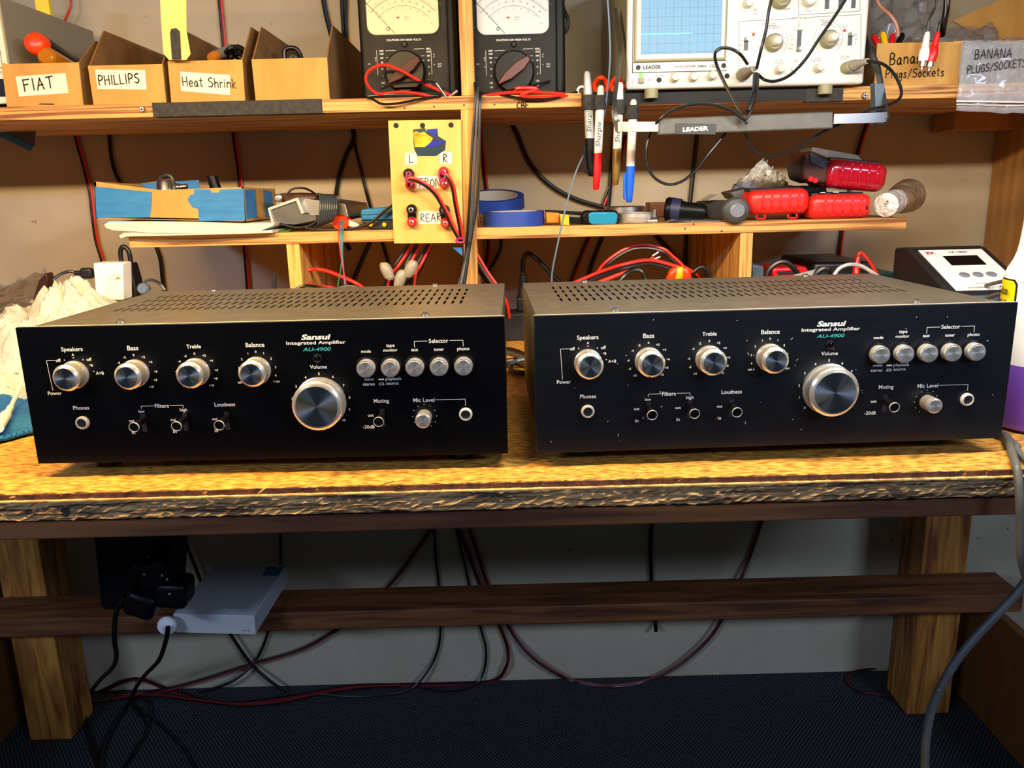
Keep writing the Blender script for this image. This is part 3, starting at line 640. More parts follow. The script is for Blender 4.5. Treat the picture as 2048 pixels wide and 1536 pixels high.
wire('test_lead', 'red test leads coiled in front of the glossy right meter', [(966, 192, 1.243), (1010, 186, 1.238), (1070, 184, 1.236), (1138, 190, 1.243), (1100, 194, 1.236), (1040, 191, 1.23), (1075, 178, 1.236), (1040, 176, 1.236), (1020, 181, 1.245)], .0024, 'red_wire')
wire('test_lead', 'black test lead under the red coil on the right meter', [(1155, 184, 1.25), (1110, 196, 1.236), (1060, 199, 1.232), (1010, 191, 1.238), (985, 188, 1.245)], .0017)
wire('test_lead', 'thin black lead plugged into the glossy right meter', [(1100, 162, 1.255), (1070, 170, 1.24), (1040, 175, 1.238), (1000, 185, 1.24)], .0014)
tag(card(MB(), quadpx(1.30, (901, 62), (910, 60), (913, 106), (903, 108)), t=.02).build('red_battery', 'red_plastic', smooth=False), 'dark red slim pack wedged between left meter and divider', 'battery')
tag(MB().tube([at(1120, -20, 1.30), at(1126, 15, 1.29), at(1136, 40, 1.28), at(1133, 60, 1.28), at(1124, 66, 1.28), at(1126, 50, 1.285), at(1121, 10, 1.30)], .003, 6).build('carry_strap', 'black_matte'), 'black carry strap dangling right of the glossy meter', 'strap')
# three leads hanging down the divider
for i, (lb, P) in enumerate((('leftmost black lead hanging down in front of the divider', [(950, 165, 1.235), (951, 200, 1.228), (944, 300, 1.228), (938, 420, 1.228), (930, 520, 1.23), (916, 575, 1.22)]),
    ('middle black lead hanging down in front of the divider', [(955, 175, 1.235), (955, 205, 1.226), (950, 310, 1.226), (945, 420, 1.226), (934, 510, 1.228), (921, 576, 1.22)]),
    ('rightmost black lead hanging down in front of the divider', [(961, 185, 1.235), (960, 210, 1.227), (958, 320, 1.227), (953, 410, 1.227), (940, 490, 1.226), (928, 577, 1.22)]))):
    wire('hanging_lead', lb, P, .0021, 'grey_wire' if i == 1 else 'black_wire')
# ------------------------------------------------------------------ markers
def marker(label, top, bot, capfrac, mcap, mbody, Y=1.218, clip=0, loop=None, txt=False, loopname=''):
    a = at(*top, Y); b = at(*bot, Y); ax = b-a; Ln = ax.length; ax.normalize()
    r = thing('marker_pen', label, 'marker', b)
    c = Ln*capfrac; R_ = .0063
    MB().lathe([(0, R_*.45), (.003, R_*.72), (.02, R_*.92), (.028, R_), (c, R_)], a, ax, 24).build('barrel', mbody, r)
    MB().lathe([(c, R_*1.04), (Ln-.028, R_*1.0), (Ln-.010, R_*.82), (Ln-.002, R_*.72), (Ln, R_*.5)], a, ax, 24).build('cap', mcap, r)
    if clip:
        MB().prism([a+ax*(c+.010)+Vector((clip*.0062, -.002, 0)), a+ax*(c+.010)+Vector((clip*.0100, -.002, 0)), a+ax*(Ln-.006)+Vector((clip*.0090, -.002, 0)), a+ax*(Ln-.003)+Vector((clip*.0060, -.002, 0))], (0, .004, 0)).build('clip', mcap, r, smooth=False, bevel=.0008)
    if txt:
        MB().text('Sharpie', a+ax*(c*.72)+Vector((0, -R_-.0003, 0)), w=.034, h=.0085, ux=-ax, uy=Vector((-1, 0, 0)), shear=.3).build('lettering', 'ink', r, smooth=False)
    if loop:
        p, q = at(top[0]+(bot[0]-top[0])*.3, loop[0], Y), at(top[0]+(bot[0]-top[0])*.35, loop[1], Y)
        o = tag(MB().lathe([(0, R_+.003), (.0015, R_+.0036), ((q-p).length-.0015, R_+.0036), ((q-p).length, R_+.003)], p, q-p, 20).bb(p.x-.006, p.x+.006, p.y, SFY-.001, q.z, p.z).build('elastic_loop', 'tape_black'), loopname, 'loop')
MG = 'marker pens hanging on the shelf edge'
marker('black-capped silver marker with clip, leftmost of the hanging pens', (1174, 143), (1182, 353), .63, 'meter_black', 'marker_silver', clip=-1, loop=(190, 220), loopname='black elastic loop holding the black-capped marker', txt=True)
marker('red-capped white marker hanging from shelf edge', (1202, 171), (1192, 380), .64, 'marker_red', 'marker_white', loop=(191, 219), loopname='black elastic loop holding the red-capped marker', txt=True)
marker('gold-capped marker hanging behind the chrome handle', (1240, 165), (1231, 370), .64, 'marker_gold', 'marker_white', Y=1.222, loop=(200, 229), loopname='black elastic loop holding the gold-capped marker', txt=True)
marker('blue-capped marker with clip, hanging lowest of the pens', (1267, 199), (1258, 405), .64, 'marker_blue', 'marker_white', clip=-1, loop=(211, 238), loopname='black rubber sleeve holding the blue-capped marker')
def scissor(label, c, rx, rz):
    c = at(*c, 1.252); r = thing('scissors', label, 'scissors', c)
    P = [c+Vector((rx*math.cos(t*math.pi/9), .006*math.sin(t), rz*math.sin(t*math.pi/9))) for t in range(19)]
    MB().tube(P, .0035, 10, 2).build('handle_ring', 'orange_plastic', r)
    MB().bb(c.x-.006, c.x+.006, c.y-.002, c.y+.12, c.z-.016, c.z-.013).build('blade', 'steel', r); return r
scissor('orange scissors handle ring behind the red-capped marker', (1202, 173), .0092, .0115)
scissor('orange scissors handle ring behind the gold-capped marker', (1234, 172), .0080, .0100)
c = at(1163, 182, 1.252); tag(MB().lathe([(0, .0075), (.003, .0075), (.003, .0045), (0, .0045), (0, .0075)], c, (0, -1, 0), 24, caps=False).build('white_ring', 'white_plastic'), 'small white ring standing behind the black-capped marker', 'ring')
# ------------------------------------------------------------------ oscilloscope
SY = 1.221
def sx(px, py=100): return at(px, py, SY)
r = thing('oscilloscope', 'cream oscilloscope with lit blue screen on the upper shelf', 'oscilloscope', (.35, SY, ST)); OS = r
x0, x1 = .1765, .5150; zb = ST+.0012; zt = .585
MB().bb(x0+.003, x1-.002, SY+.008, 1.555, zb, zt).build('case', 'cream_dark', r, bevel=.006, seg=3)
MB().bb(x0, x1, SY, SY+.012, zb, zt+.003).build('front_panel', 'scope_white', r, bevel=.004, seg=3)
A = lambda px, py, d=.0: at(px, py, SY-d)
s0, s1, sb = A(1281, 60).x, A(1441, 60).x, A(1365, 108).z
b0, b1x, bb_ = A(1268, 60).x, A(1453, 60).x, A(1360, 123).z
MB().prism([(b0, SY-.004, bb_), (b1x, SY-.004, bb_), (b1x, SY-.004, zt-.02), (b0, SY-.004, zt-.02)], (0, .006, 0)).build('screen_bezel', 'cream_dark', r, bevel=.002, smooth=False)
MB().prism([(b0+.003, SY-.0052, bb_+.003), (b1x-.003, SY-.0052, bb_+.003), (b1x-.003, SY-.0052, zt-.023), (b0+.003, SY-.0052, zt-.023)], (0, .003, 0)).build('screen_surround', 'cream', r, bevel=.0015, smooth=False)
sc = MB().prism([(s0, SY-.0064, sb), (s1, SY-.0064, sb), (s1, SY-.0064, zt-.035), (s0, SY-.0064, zt-.035)], (0, .003, 0)).build('screen', 'screen', r, smooth=False)
g = MB(); ys = SY-.0066; n = 10
for i in range(1, n): x = s0+(s1-s0)*i/n; g.ribbon([(x, ys, sb), (x, ys, zt-.035)], .0004)
for i in range(10): g.ribbon([(s0, ys, sb+.002+i*.0115), (s1, ys, sb+.002+i*.0115)], .0004)
g.build('graticule', 'grid_line', sc, smooth=False)
z1 = A(1320, 70).z; g = MB(); g.ribbon([(s0, ys-.0002, z1), (s0+(s1-s0)*.63, ys-.0002, z1+.0002)], .0012); g.ribbon([(s0, ys-.0002, z1+.0505), (s1, ys-.0002, z1+.051)], .0016)
g.build('trace_line', 'trace', sc, smooth=False)
zl0, zl1 = A(1360, 143).z, A(1360, 124).z
MB().bb(b0-.001, b1x+.001, SY-.0015, SY+.002, zl0, zl1).build('name_plate', 'scope_white', r, bevel=.0004)
t = MB(); yt = SY-.0018; zc = (zl0+zl1)/2
t.text('LEADER', (A(1304, 134).x, yt, zc), w=.0255, h=.0050, bold=.03); t.text('OSCILLOSCOPE  20MHz', (A(1380, 132).x, yt, zc), w=.0460, h=.0026, bold=.01); t.text('1021', (A(1428, 129).x, yt, zc), h=.0045)
t.lathe([(0, .0033), (.0002, .0033)], (A(1276, 135).x, yt, zc), (0, -1, 0), 20); t.lathe([(0, .0033), (.0002, .0033)], (A(1447, 127).x, yt, zc), (0, -1, 0), 20)
t.ribbon([(x0+.008, yt+.0015, zl0-.0005), (b1x+.002, yt+.0015, zl0-.0005)], .0006); t.ribbon([(x0+.008, yt+.0015, zl0), (x0+.008, yt+.0015, zt)], .0010)
t.ribbon([(b0-.001, yt+.0003, zl1+.0004), (b1x+.001, yt+.0003, zl1+.0004)], .0007)
yf = SY-.0003
for s, px, py, h in (('POWER', 1297, 160, .0017), ('ROTATION', 1319, 151, .0016), ('INTEN', 1348, 147, .0020), ('FOCUS', 1385, 145, .0018), ('ILLUM', 1423, 143, .0018), ('ON', 1266, 160, .0014), ('OFF', 1265, 165, .0014)):
    t.text(s, A(px, py, .0003), h=h)
t.build('name_lettering', 'ink', r, smooth=False)
t = MB()
for s, px, py, h in (('VERTICAL', 1599, 36, .0032), ('V. MODE', 1598, 60, .0024), ('PULL x5 MAG', 1541, 47, .0020), ('VARIABLE', 1543, 51, .0020), ('VOLTS/DIV', 1544, 56, .0024), ('PULL x5 MAG', 1653, 41, .0020), ('VARIABLE', 1653, 45, .0020), ('VOLTS/DIV', 1654, 50, .0024),
    ('CH-1', 1584, 71, .0016), ('CH-2', 1584, 79, .0016), ('ALT', 1585, 89, .0016), ('CHOP', 1581, 97, .0016), ('UNCAL', 1506, 64, .0016), ('UNCAL', 1689, 54, .0016), ('UNCAL', 1510, 28, .0016), ('POSITION', 1558, 126, .0022), ('PULL INV', 1558, 121, .0018), ('CAL', 1592, 120, .0020), ('0.5Vp-p', 1592, 124, .0020), ('POSITION', 1632, 122, .0022), ('CH-2 INV', 1634, 117, .0018),
    ('CH-2 IN', 1690, 113, .0024), ('MAX 400Vpk', 1688, 118, .0018), ('AC', 1483, 81, .0014), ('GND', 1481, 90, .0014), ('DC', 1481, 98, .0014), ('AC', 1712, 69, .0014), ('GND', 1713, 78, .0014), ('DC', 1712, 86, .0014), ('PULL', 1615, 18, .0018), ('x1 SLOPE', 1615, 23, .0018), ('SWEEP', 1572, 18, .0026)):
    t.text(s, A(px, py, .0003), h=h)
for pc in ((1546, 83), (1657, 76)):
    for i in range(11):
        a = math.radians(215-25*i); c = A(*pc); t.text('5 2 1 .5 .2 .1 50 20 10 5 2'.split()[i], c+Vector((.0165*math.cos(a), -.0003, .0165*math.sin(a))), h=.0016)
    t.ring(A(*pc, .0003), .0205, .0003, a0=-60, a1=240)
fr = lambda *P: t.ribbon([A(px, py, .0003) for px, py in P], .0006)
fr((1588, 37), (1478, 43), (1478, 140)); fr((1612, 35), (1722, 29), (1722, 125)); fr((1597, -10), (1597, 30), (1720, 22), (1720, -10)); fr((1598, 42), (1598, 56))
t.build('panel_print', 'grey_print', r, smooth=False)
MB().text('H', A(1510, 20, .0004), h=.004).lathe([(0, .0022), (.0002, .0022)], A(1507, 69), (0, -1, 0), 12).lathe([(0, .0022), (.0002, .0022)], A(1689, 61), (0, -1, 0), 12).build('red_mark', 'dial_red', r, smooth=False)
def sknob(px, py, rad, L, m='cream', nm='small_knob', cap=None):
    c = A(px, py); k = MB().lathe([(0, rad), (L*.8, rad*.92), (L, rad*.75)], c, (0, -1, 0), 20).build(nm, m, r)
    if cap: MB().lathe([(L, cap), (L+.012, cap*.9), (L+.0135, cap*.7)], c, (0, -1, 0), 18).build('knob_cap', 'cream', k)
    return k
for px, py in ((1348, 156), (1385, 155), (1422, 152), (1557, 139), (1635, 136), (1494, 8)): sknob(px, py, .0062, .014)
sknob(1546, 86, .0125, .012, 'cream_dark', 'range_knob', .0062); sknob(1656, 79, .0125, .012, 'cream_dark', 'range_knob', .0062); sknob(1560, -2, .0140, .012, 'cream_dark', 'range_knob', .007); sknob(1616, 2, .0085, .014)
for px, py, kz in ((1492, 88, 12), (1700, 78, 12), (1598, 82, 20), (1654, 5, 12), (1681, 5, 12), (1707, 3, 12)):
    c = A(px, py); h = kz*.0007
    k = MB().bb(c.x-.0028, c.x+.0028, SY-.001, SY+.001, c.z-h, c.z+h).build('slide_switch', 'switch_dark', r, smooth=False)
    dz = h*.7 if px != 1598 else -h*.75
    MB().lathe([(0, .0030), (.007, .0028), (.008, .002)], (c.x, SY-.001, c.z+dz), (0, -1, 0), 12).build('switch_lever', 'steel', k)
c = A(1282, 161); MB().bb(c.x-.0037, c.x+.0037, SY-.004, SY, c.z-.0037, c.z+.0037).build('power_button', 'cream_dark', r, bevel=.0004)
c = A(1282, 150); MB().bb(c.x-.0026, c.x+.0026, SY-.001, SY, c.z-.0026, c.z+.0026).build('power_light', 'green_led', r, bevel=.0006)
for px, py in ((1318, 160), (1454, 152)): MB().lathe([(0, .0036), (.0004, .0036)], A(px, py), (0, -1, 0), 18).build('adjust_hole', 'black_matte', r)
MB().lathe([(0, .0055), (.003, .0055), (.003, .0035)], A(1591, 138), (0, -1, 0), 18).build('cal_terminal', 'steel', r)
for px in (1303, 1651): q = at(px, 190, SY+.006); MB().lathe([(0, .0100), (.013, .0100)], (q.x, SY+.009, zb+.001), (0, 0, -1), 20).build('foot', 'cream_dark', r)
# carrying handle (swings in front of the shelf)
HY = 1.125; ap = [at(1315, 228, HY), at(1315, 268, HY), at(1668, 262, HY), at(1668, 226, HY)]
z_h = (ap[0].z+ap[1].z)/2; hx0, hx1 = x0-.0075, x1+.0070
MB().prism([Vector(p)+Vector((0, 0, 0)) for p in (at(1316, 237, HY), at(1316, 270, HY), at(1667, 257, HY), at(1667, 223, HY))], (0, .013, 0)).build('handle_grip', 'grip_grey', r, bevel=.002)
q = at(1391, 258, HY-.0004); q.y = HY-.0006
MB().box(q, (.054, .0008, .0135), Matrix.Rotation(-math.radians(-2.0), 3, 'Y')).build('handle_badge', 'switch_dark', r, bevel=.0002)
MB().text('LEADER', q+Vector((0, -.0008, 0)), w=.034, h=.0056, bold=.04, ux=Vector((1, 0, .03))).build('badge_lettering', 'print_white', r, smooth=False)
la, lb = at(1245, 262, HY), at(1316, 262, HY); la2, lb2 = at(1245, 245, HY), at(1316, 245, HY)
P = catmull([Vector((hx0, 1.30, .50)), Vector((hx0, 1.235, .435)), Vector((at(1231, 230, HY+.012).x, HY+.025, z_h+.030)), Vector((at(1236, 250, HY).x, HY+.008, z_h+.001)), (la+la2)/2, (lb+lb2)/2], 6)
def strap(P, wd, th, name, m):
    mb = MB(); n = len(P); b = 0; f = Vector((0, 0, 1))
    for i, p in enumerate(P):
        t = (P[min(i+1, n-1)]-P[max(i-1, 0)]).normalized(); side = t.cross(Vector((1, 0, 0))) if abs(t.x) < .7 else Vector((0, 0, 1))
        side.normalize(); nn = t.cross(side).normalized()
        if i and (side.dot(ps) < 0): side = -side; nn = -nn
        ps = side
        mb.v += [p+side*wd/2+nn*th/2, p-side*wd/2+nn*th/2, p-side*wd/2-nn*th/2, p+side*wd/2-nn*th/2]
    for i in range(n-1):
        for k in range(4): l = (k+1) % 4; mb.f.append((4*i+k, 4*i+l, 4*i+4+l, 4*i+4+k))
    mb.f += [(0, 1, 2, 3), (4*n-1, 4*n-2, 4*n-3, 4*n-4)]; return mb.build(name, m, r)
strap(P, .0125, .0055, 'handle_arm', 'steel')
ra, rb = at(1667, 238, HY), at(1738, 236, HY)
strap([ra, rb, Vector((hx1-.012, HY+.004, rb.z+.001))], .0125, .0028, 'handle_arm', 'steel')
strap([Vector((hx1-.012, HY+.002, rb.z-.004)), Vector((hx1-.004, HY+.06, .395)), Vector((hx1, 1.235, .435)), Vector((hx1, 1.30, .50))], .0125, .0028, 'handle_arm', 'switch_dark')
MB().prism(quadpx(1.150, (1750, 166), (1769, 166), (1773, 246), (1752, 249)), (0, .016, 0)).build('handle_bumper', 'bluegrey_plastic', r, bevel=.001)
# probe cables and connectors
def bnc(label, c, e):
    r = thing('probe_connector', label, 'connector', c); ax = (e-c).normalized(); Ln = (e-c).length
    MB().lathe([(0, .0088), (.012, .0088), (.013, .0078)], c, ax, 20).build('collar', 'cream_dark', r)
    MB().lathe([(.013, .0072), (.016, .0072), (.016, .0080), (.018, .0080), (.020, .0068), (Ln*.7, .0055), (Ln, .0040)], c, ax, 20).build('boot', 'cream_grey', r); return r
bnc('grey probe connector plugged into the middle of the scope', Vector((A(1484, 150).x, SY, A(1484, 150).z)), at(1508, 138, 1.165))
bnc('grey probe connector at lower right corner of the scope', Vector((A(1692, 136).x, SY, A(1692, 136).z)), at(1735, 122, 1.185))
CY = 1.150
wire('probe_cable', 'black probe cable running up the scope from the middle connector', [(1548, -20, CY), (1538, 20, CY), (1532, 60, CY), (1522, 100, CY), (1513, 138, 1.160)], .0021)
wire('probe_cable', 'black probe cable looping over the lower corner of the lit screen', [(1495, 128, 1.165), (1480, 108, CY), (1460, 97, CY), (1440, 97, CY), (1430, 108, CY), (1434, 132, 1.14), (1452, 172, 1.13), (1478, 222, 1.118), (1494, 248, 1.112)], .0021)
wire('probe_cable', 'black probe cable sweeping across the scope to the top right', [(1515, 148, 1.160), (1530, 160, CY), (1552, 162, CY), (1580, 150, CY), (1610, 120, CY), (1640, 75, CY), (1668, 35, CY), (1700, -15, CY)], .0021)
wire('probe_cable', 'black probe cable making the round loop below the scope handle', [(1516, 150, 1.160), (1514, 175, 1.13), (1506, 210, 1.116), (1490, 238, 1.11), (1465, 222, 1.112), (1430, 210, 1.112), (1390, 208, 1.112), (1350, 218, 1.114), (1318, 240, 1.118), (1300, 268, 1.14), (1292, 300, 1.14), (1296, 335, 1.14), (1312, 358, 1.14), (1338, 369, 1.14), (1365, 362, 1.14), (1392, 340, 1.14), (1415, 310, 1.14), (1440, 280, 1.145), (1452, 265, 1.15)], .0020)
wire('probe_cable', 'black probe cable hanging from the lower right scope connector', [(1734, 122, 1.185), (1765, 128, 1.17), (1788, 148, 1.155), (1802, 178, 1.145), (1798, 198, 1.14), (1770, 212, 1.138), (1735, 221, 1.140), (1700, 240, 1.150), (1650, 262, 1.150), (1600, 293, 1.15), (1560, 309, 1.15), (1528, 311, 1.15), (1505, 297, 1.15), (1493, 275, 1.148), (1488, 262, 1.142)], .0021)
tag(MB().tube([at(1512, 150, 1.158), at(1510, 180, 1.128), at(1503, 205, 1.117), at(1496, 222, 1.113)], .0042, 10, r2=.0036).build('cable_sleeve', 'black_rubber'), 'black rubber sleeve where the probe cables bunch together', 'sleeve')
wire('blue_grey_wire', 'thin blue-grey wire dropping from above past the markers', [(1214, -20, 1.20), (1219, 60, 1.20), (1220, 120, 1.20), (1214, 190, 1.21), (1205, 240, 1.225), (1180, 290, 1.232), (1160, 325, 1.232), (1145, 365, 1.23), (1128, 430, 1.225), (1115, 490, 1.222), (1105, 540, 1.225), (1103, 575, 1.23)], .0013, 'bluegrey_wire')
# ------------------------------------------------------------------ banana plug box, bags, RCA lead
r = thing('cardboard_box', 'small cardboard box handwritten Banana Plugs/Sockets', 'box', at(1830, 170, 1.252)); BB = r
P = quadpx(1.252, (1748, 175), (1896, 168), (1903, 85), (1748, 87)); zt_ = P[3].z; xa, xb = P[0].x, P[1].x
MB().bb(xa, xb+.003, 1.252, 1.2545, ST+.0005, zt_).build('front_panel', 'cardboard', r, smooth=False)
MB().prism([(xb+.003, 1.2545, ST+.0005), (xb+.003, 1.2545, zt_), (xb+.003, 1.40, zt_+.005), (xb+.003, 1.40, ST+.0005)], (.0025, 0, 0)).build('side_panel', 'cardboard', r, smooth=False)
MB().bb(xb+.003, xb+.016, 1.2535, 1.2550, ST+.0005, zt_+.001).build('flap', 'cardboard', r, smooth=False)
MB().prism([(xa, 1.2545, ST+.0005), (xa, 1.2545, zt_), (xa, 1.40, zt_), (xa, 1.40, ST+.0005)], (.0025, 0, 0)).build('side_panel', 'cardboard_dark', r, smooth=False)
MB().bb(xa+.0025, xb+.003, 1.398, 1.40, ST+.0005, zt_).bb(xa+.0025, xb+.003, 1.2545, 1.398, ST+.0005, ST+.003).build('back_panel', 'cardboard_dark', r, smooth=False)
t = MB(); hand(t, 'Banana', at(1779, 129, 1.2512), .0150, .0016, ux=Vector((1, 0, .02)), adv=.22); hand(t, 'Plugs/Sockets', at(1771, 157, 1.2512), .0115, .0013, ux=Vector((1, 0, .02)), adv=.20); t.build('handwriting', 'ink', r, smooth=False)
random.seed(3)
for i, (m_, nm) in enumerate((('red_plastic', 'red'), ('yellow_plastic', 'brass'), ('red_plastic', 'red'), ('black_plastic', 'black'))):
    c = at(1762+i*11, 82-3*(i % 2), 1.28)
    tag(MB().lathe([(0, .004), (.02, .005), (.024, .003)], c-Vector((0, 0, .012)), Vector((.3*(i-1.5), .3, 1)), 12).build('banana_plug', m_), ('red banana plug sticking up at left of Banana box', 'small brass plug sticking up at left of Banana box', 'red banana plug leaning by the copper wire in Banana box', 'black banana plug in the middle of Banana box')[i], 'plug')
wire('copper_wire', 'pinkish copper wire dropping into the Banana box', [(1745, -20, 1.30), (1760, 12, 1.30), (1780, 30, 1.29), (1793, 50, 1.285), (1798, 80, 1.285)], .0024, 'copper_wire')
def sheet(name, corners, nu, nv, rough, m, seed, label, cat, th=.0006, parent=None):
    """crumpled sheet between four corners (bilinear) with noise out of plane"""
    random.seed(seed); a, b, c, d = [Vector(p) for p in corners]; nrm = (b-a).cross(d-a).normalized(); mb = MB()
    for j in range(nv+1):
        for i in range(nu+1):
            u, v = i/nu, j/nv; p = (a*(1-u)+b*u)*(1-v)+(d*(1-u)+c*u)*v; mb.v.append(p+nrm*random.uniform(-rough, rough)+Vector((random.uniform(-1, 1), 0, random.uniform(-1, 1)))*rough*.4)
    for j in range(nv):
        for i in range(nu): k = j*(nu+1)+i; mb.f.append((k, k+1, k+nu+2, k+nu+1))
    o = mb.build(name, m, parent, solid=th)
    return tag(o, label, cat) if parent is None else o
# clear bag draped over the shelf edge
r = thing('clear_bag', 'clear zip bag marked BANANA PLUGS/SOCKETS over the shelf edge', 'bag', at(1985, 226, 1.222))
sheet('bag_front', [at(1912, 222, 1.222), at(2090, 228, 1.222), at(2090, 80, 1.236), at(1925, 82, 1.236)], 14, 12, .0022, 'clear_bag', 11, '', '', parent=r)
sheet('bag_top', [at(1925, 82, 1.236), at(2090, 80, 1.236), at(2090, 76, 1.40), at(1925, 80, 1.40)], 10, 8, .003, 'clear_bag', 12, '', '', parent=r)
MB().ribbon([at(1914, 202, 1.219), at(2090, 205, 1.219)], .0022).ribbon([at(1913, 209, 1.219), at(2090, 212, 1.219)], .001).build('zip_seal', 'marker_white', r, smooth=False)
t = MB(); hand(t, 'BANANA', at(1949, 118, 1.229), .0120, .0012, ux=Vector((1, 0, .02)), adv=.2); hand(t, 'PLUGS/SOCKETS', at(1934, 147, 1.227), .0100, .0011, ux=Vector((1, 0, .10)), adv=.16); t.build('handwriting', 'ink', r, smooth=False)
sheet('plastic_bag', [at(1742, 82, 1.40), at(1890, 84, 1.38), at(1880, -40, 1.50), at(1744, -40, 1.50)], 12, 12, .010, 'clear_bag_dull', 21, 'crumpled clear plastic bag standing behind the Banana box', 'bag')
sheet('plastic_bag', [at(1840, 84, 1.34), at(2000, 86, 1.34), at(1990, 50, 1.42), at(1850, 55, 1.42)], 12, 8, .006, 'clear_bag_dull', 22, 'flattened clear plastic bag between Banana box and open carton', 'bag')
r = thing('carton', 'open brown carton at the right end of upper shelf', 'box', at(2000, 80, 1.42))
MB().prism([at(1905, 42, 1.44), at(2110, -50, 1.44), at(2110, 90, 1.44), at(1990, 88, 1.44)], (0, .003, 0)).build('flap', 'cardboard', r, smooth=False)
MB().bb(at(2000, 80, 1.47).x, .92, 1.47, 1.56, ST+.0005, .47).build('body', 'cardboard_dark', r, smooth=False)
# RCA lead
RY_ = 1.222
def rca(label, top, bot, m_):
    a, b = at(*top, RY_), at(*bot, RY_); ax = (b-a).normalized(); Ln = (b-a).length; r = thing('phono_plug', label, 'plug', b)
    prof = [(0, .0028)]
    for i in range(6): h = .004+i*.0026; prof += [(h, .0034+i*.0002), (h+.0003, .0044+i*.0002), (h+.0012, .0044+i*.0002), (h+.0015, .0034+i*.0002)]
    MB().lathe(prof+[(Ln*.48, .0065), (Ln*.62, .0072), (Ln*.76, .0062)], a, ax, 22).build('boot', m_, r)
    MB().lathe([(Ln*.76, .0048), (Ln*.9, .0048)], a, ax, 16).build('shell', 'steel', r); MB().cyl(a+ax*Ln*.9, b, .0016, n=10).build('pin', 'steel', r)
rca('white phono plug dangling in front of the Banana box', (1855, 64), (1843, 140), 'white_plastic')
rca('red phono plug dangling in front of the Banana box', (1876, 64), (1857, 142), 'marker_red')
wire('phono_cable', 'thin black phono cable ending in the white plug', [(1876, -20, RY_), (1870, 15, RY_), (1858, 40, RY_), (1855, 66, RY_)], .0015)
wire('phono_cable', 'black phono cable ending in the red plug', [(1892, -20, RY_), (1890, 30, RY_), (1880, 48, RY_), (1876, 66, RY_)], .0020)
wire('phono_cable', 'thick taped black cable behind the phono plugs', [(1895, -20, 1.24), (1893, 15, 1.24), (1888, 45, 1.25), (1884, 70, 1.27)], .0046)
# ------------------------------------------------------------------ speaker terminal board
PY = 1.2345
r = thing('terminal_board', 'upright plywood speaker terminal board with L R FRONT REAR labels', 'board', at(850, 487, PY))
P = quadpx(PY, (776, 241), (922, 239), (926, 486), (788, 487))
MB().prism(P, (0, .0052, 0)).build('board', 'panel_ply', r, bevel=.0006, smooth=False)
for px, py in ((792, 251), (845, 251), (902, 250)): MB().cyl(at(px, py, PY-.0008), at(px, py, PY+.001), .0038, n=18).build('hole', 'black_matte', r)
for P_, m_, nm in ((((810, 305), (834, 305), (834, 329), (810, 329)), 'white_sticker', 'tape_label'), (((880, 304), (904, 304), (904, 328), (880, 328)), 'white_sticker', 'tape_label'),
    (((834, 352), (880, 352), (882, 377), (834, 377)), 'white_sticker', 'tape_label'), (((837, 422), (884, 422), (884, 448), (838, 448)), 'white_sticker', 'tape_label')):
    card(MB(), quadpx(PY-.0002, *P_), t=.0003).build(nm, m_, r, smooth=False)
t = MB(); hand(t, 'L', at(819, 325, PY-.0008), .0105, .0011); hand(t, 'R', at(887, 324, PY-.0008), .0105, .0012); hand(t, 'FRON', at(839, 373, PY-.0008), .0110, .0009, adv=.2); hand(t, 'REAR', at(842, 443, PY-.0008), .0105, .0009, adv=.25)
t.build('handwriting', 'ink', r, smooth=False)
s = MB().prism(quadpx(PY-.0006, (826, 259), (850, 256), (852, 262), (875, 258), (876, 272), (892, 282), (890, 300), (872, 312), (835, 312), (829, 300), (827, 285)), (0, .0004, 0)).build('sticker', 'sticker_teal', r, smooth=False)
MB().prism(quadpx(PY-.0009, (826, 266), (832, 262), (840, 266), (848, 263), (856, 270), (866, 276), (862, 284), (850, 294), (830, 294), (828, 280)), (0, .0003, 0)).build('sticker_burst', 'sticker_orange', s, smooth=False)
MB().prism(quadpx(PY-.0009, (852, 259), (874, 257), (873, 270), (868, 274), (862, 268)), (0, .0003, 0)).prism(quadpx(PY-.0010, (866, 280), (890, 283), (874, 293), (850, 295)), (0, .0003, 0)).build('sticker_box', 'sticker_blue', s, smooth=False)
def post(label, top, bot, mt, mb_):
    a, b = at(*top, PY), at(*bot, PY); g = 'binding posts on the terminal board'
    r_ = thing('binding_post', label, 'terminal', b, group=g)
    for c, m_ in ((a, mt), (b, mb_)):
        k = MB().lathe([(0, .0080), (.006, .0080), (.012, .0068), (.014, .0050)], c, (0, -1, 0), 20).build('post_cap', m_, r_)
        MB().lathe([(.014, .0036), (.0146, .0022)], c, (0, -1, 0), 16, caps=False).build('socket_ring', 'chrome', k)
    MB().prism([a+Vector((-.0065, 0, 0)), a+Vector((.0065, 0, 0)), b+Vector((.0065, 0, 0)), b+Vector((-.0065, 0, 0))], (0, -.005, 0)).build('base', mt, r_, bevel=.001)
post('front left binding post, black over red, below the letter L', (818, 348), (822, 370), 'black_plastic', 'red_plastic')
post('front right binding post, red over red, below the letter R', (888, 344), (890, 368), 'red_plastic', 'red_plastic')
post('rear left binding post, black over red, left of REAR label', (824, 419), (825, 444), 'black_plastic', 'red_plastic')
post('rear right binding post, black over red, right of REAR label', (889, 420), (892, 446), 'black_plastic', 'red_plastic')
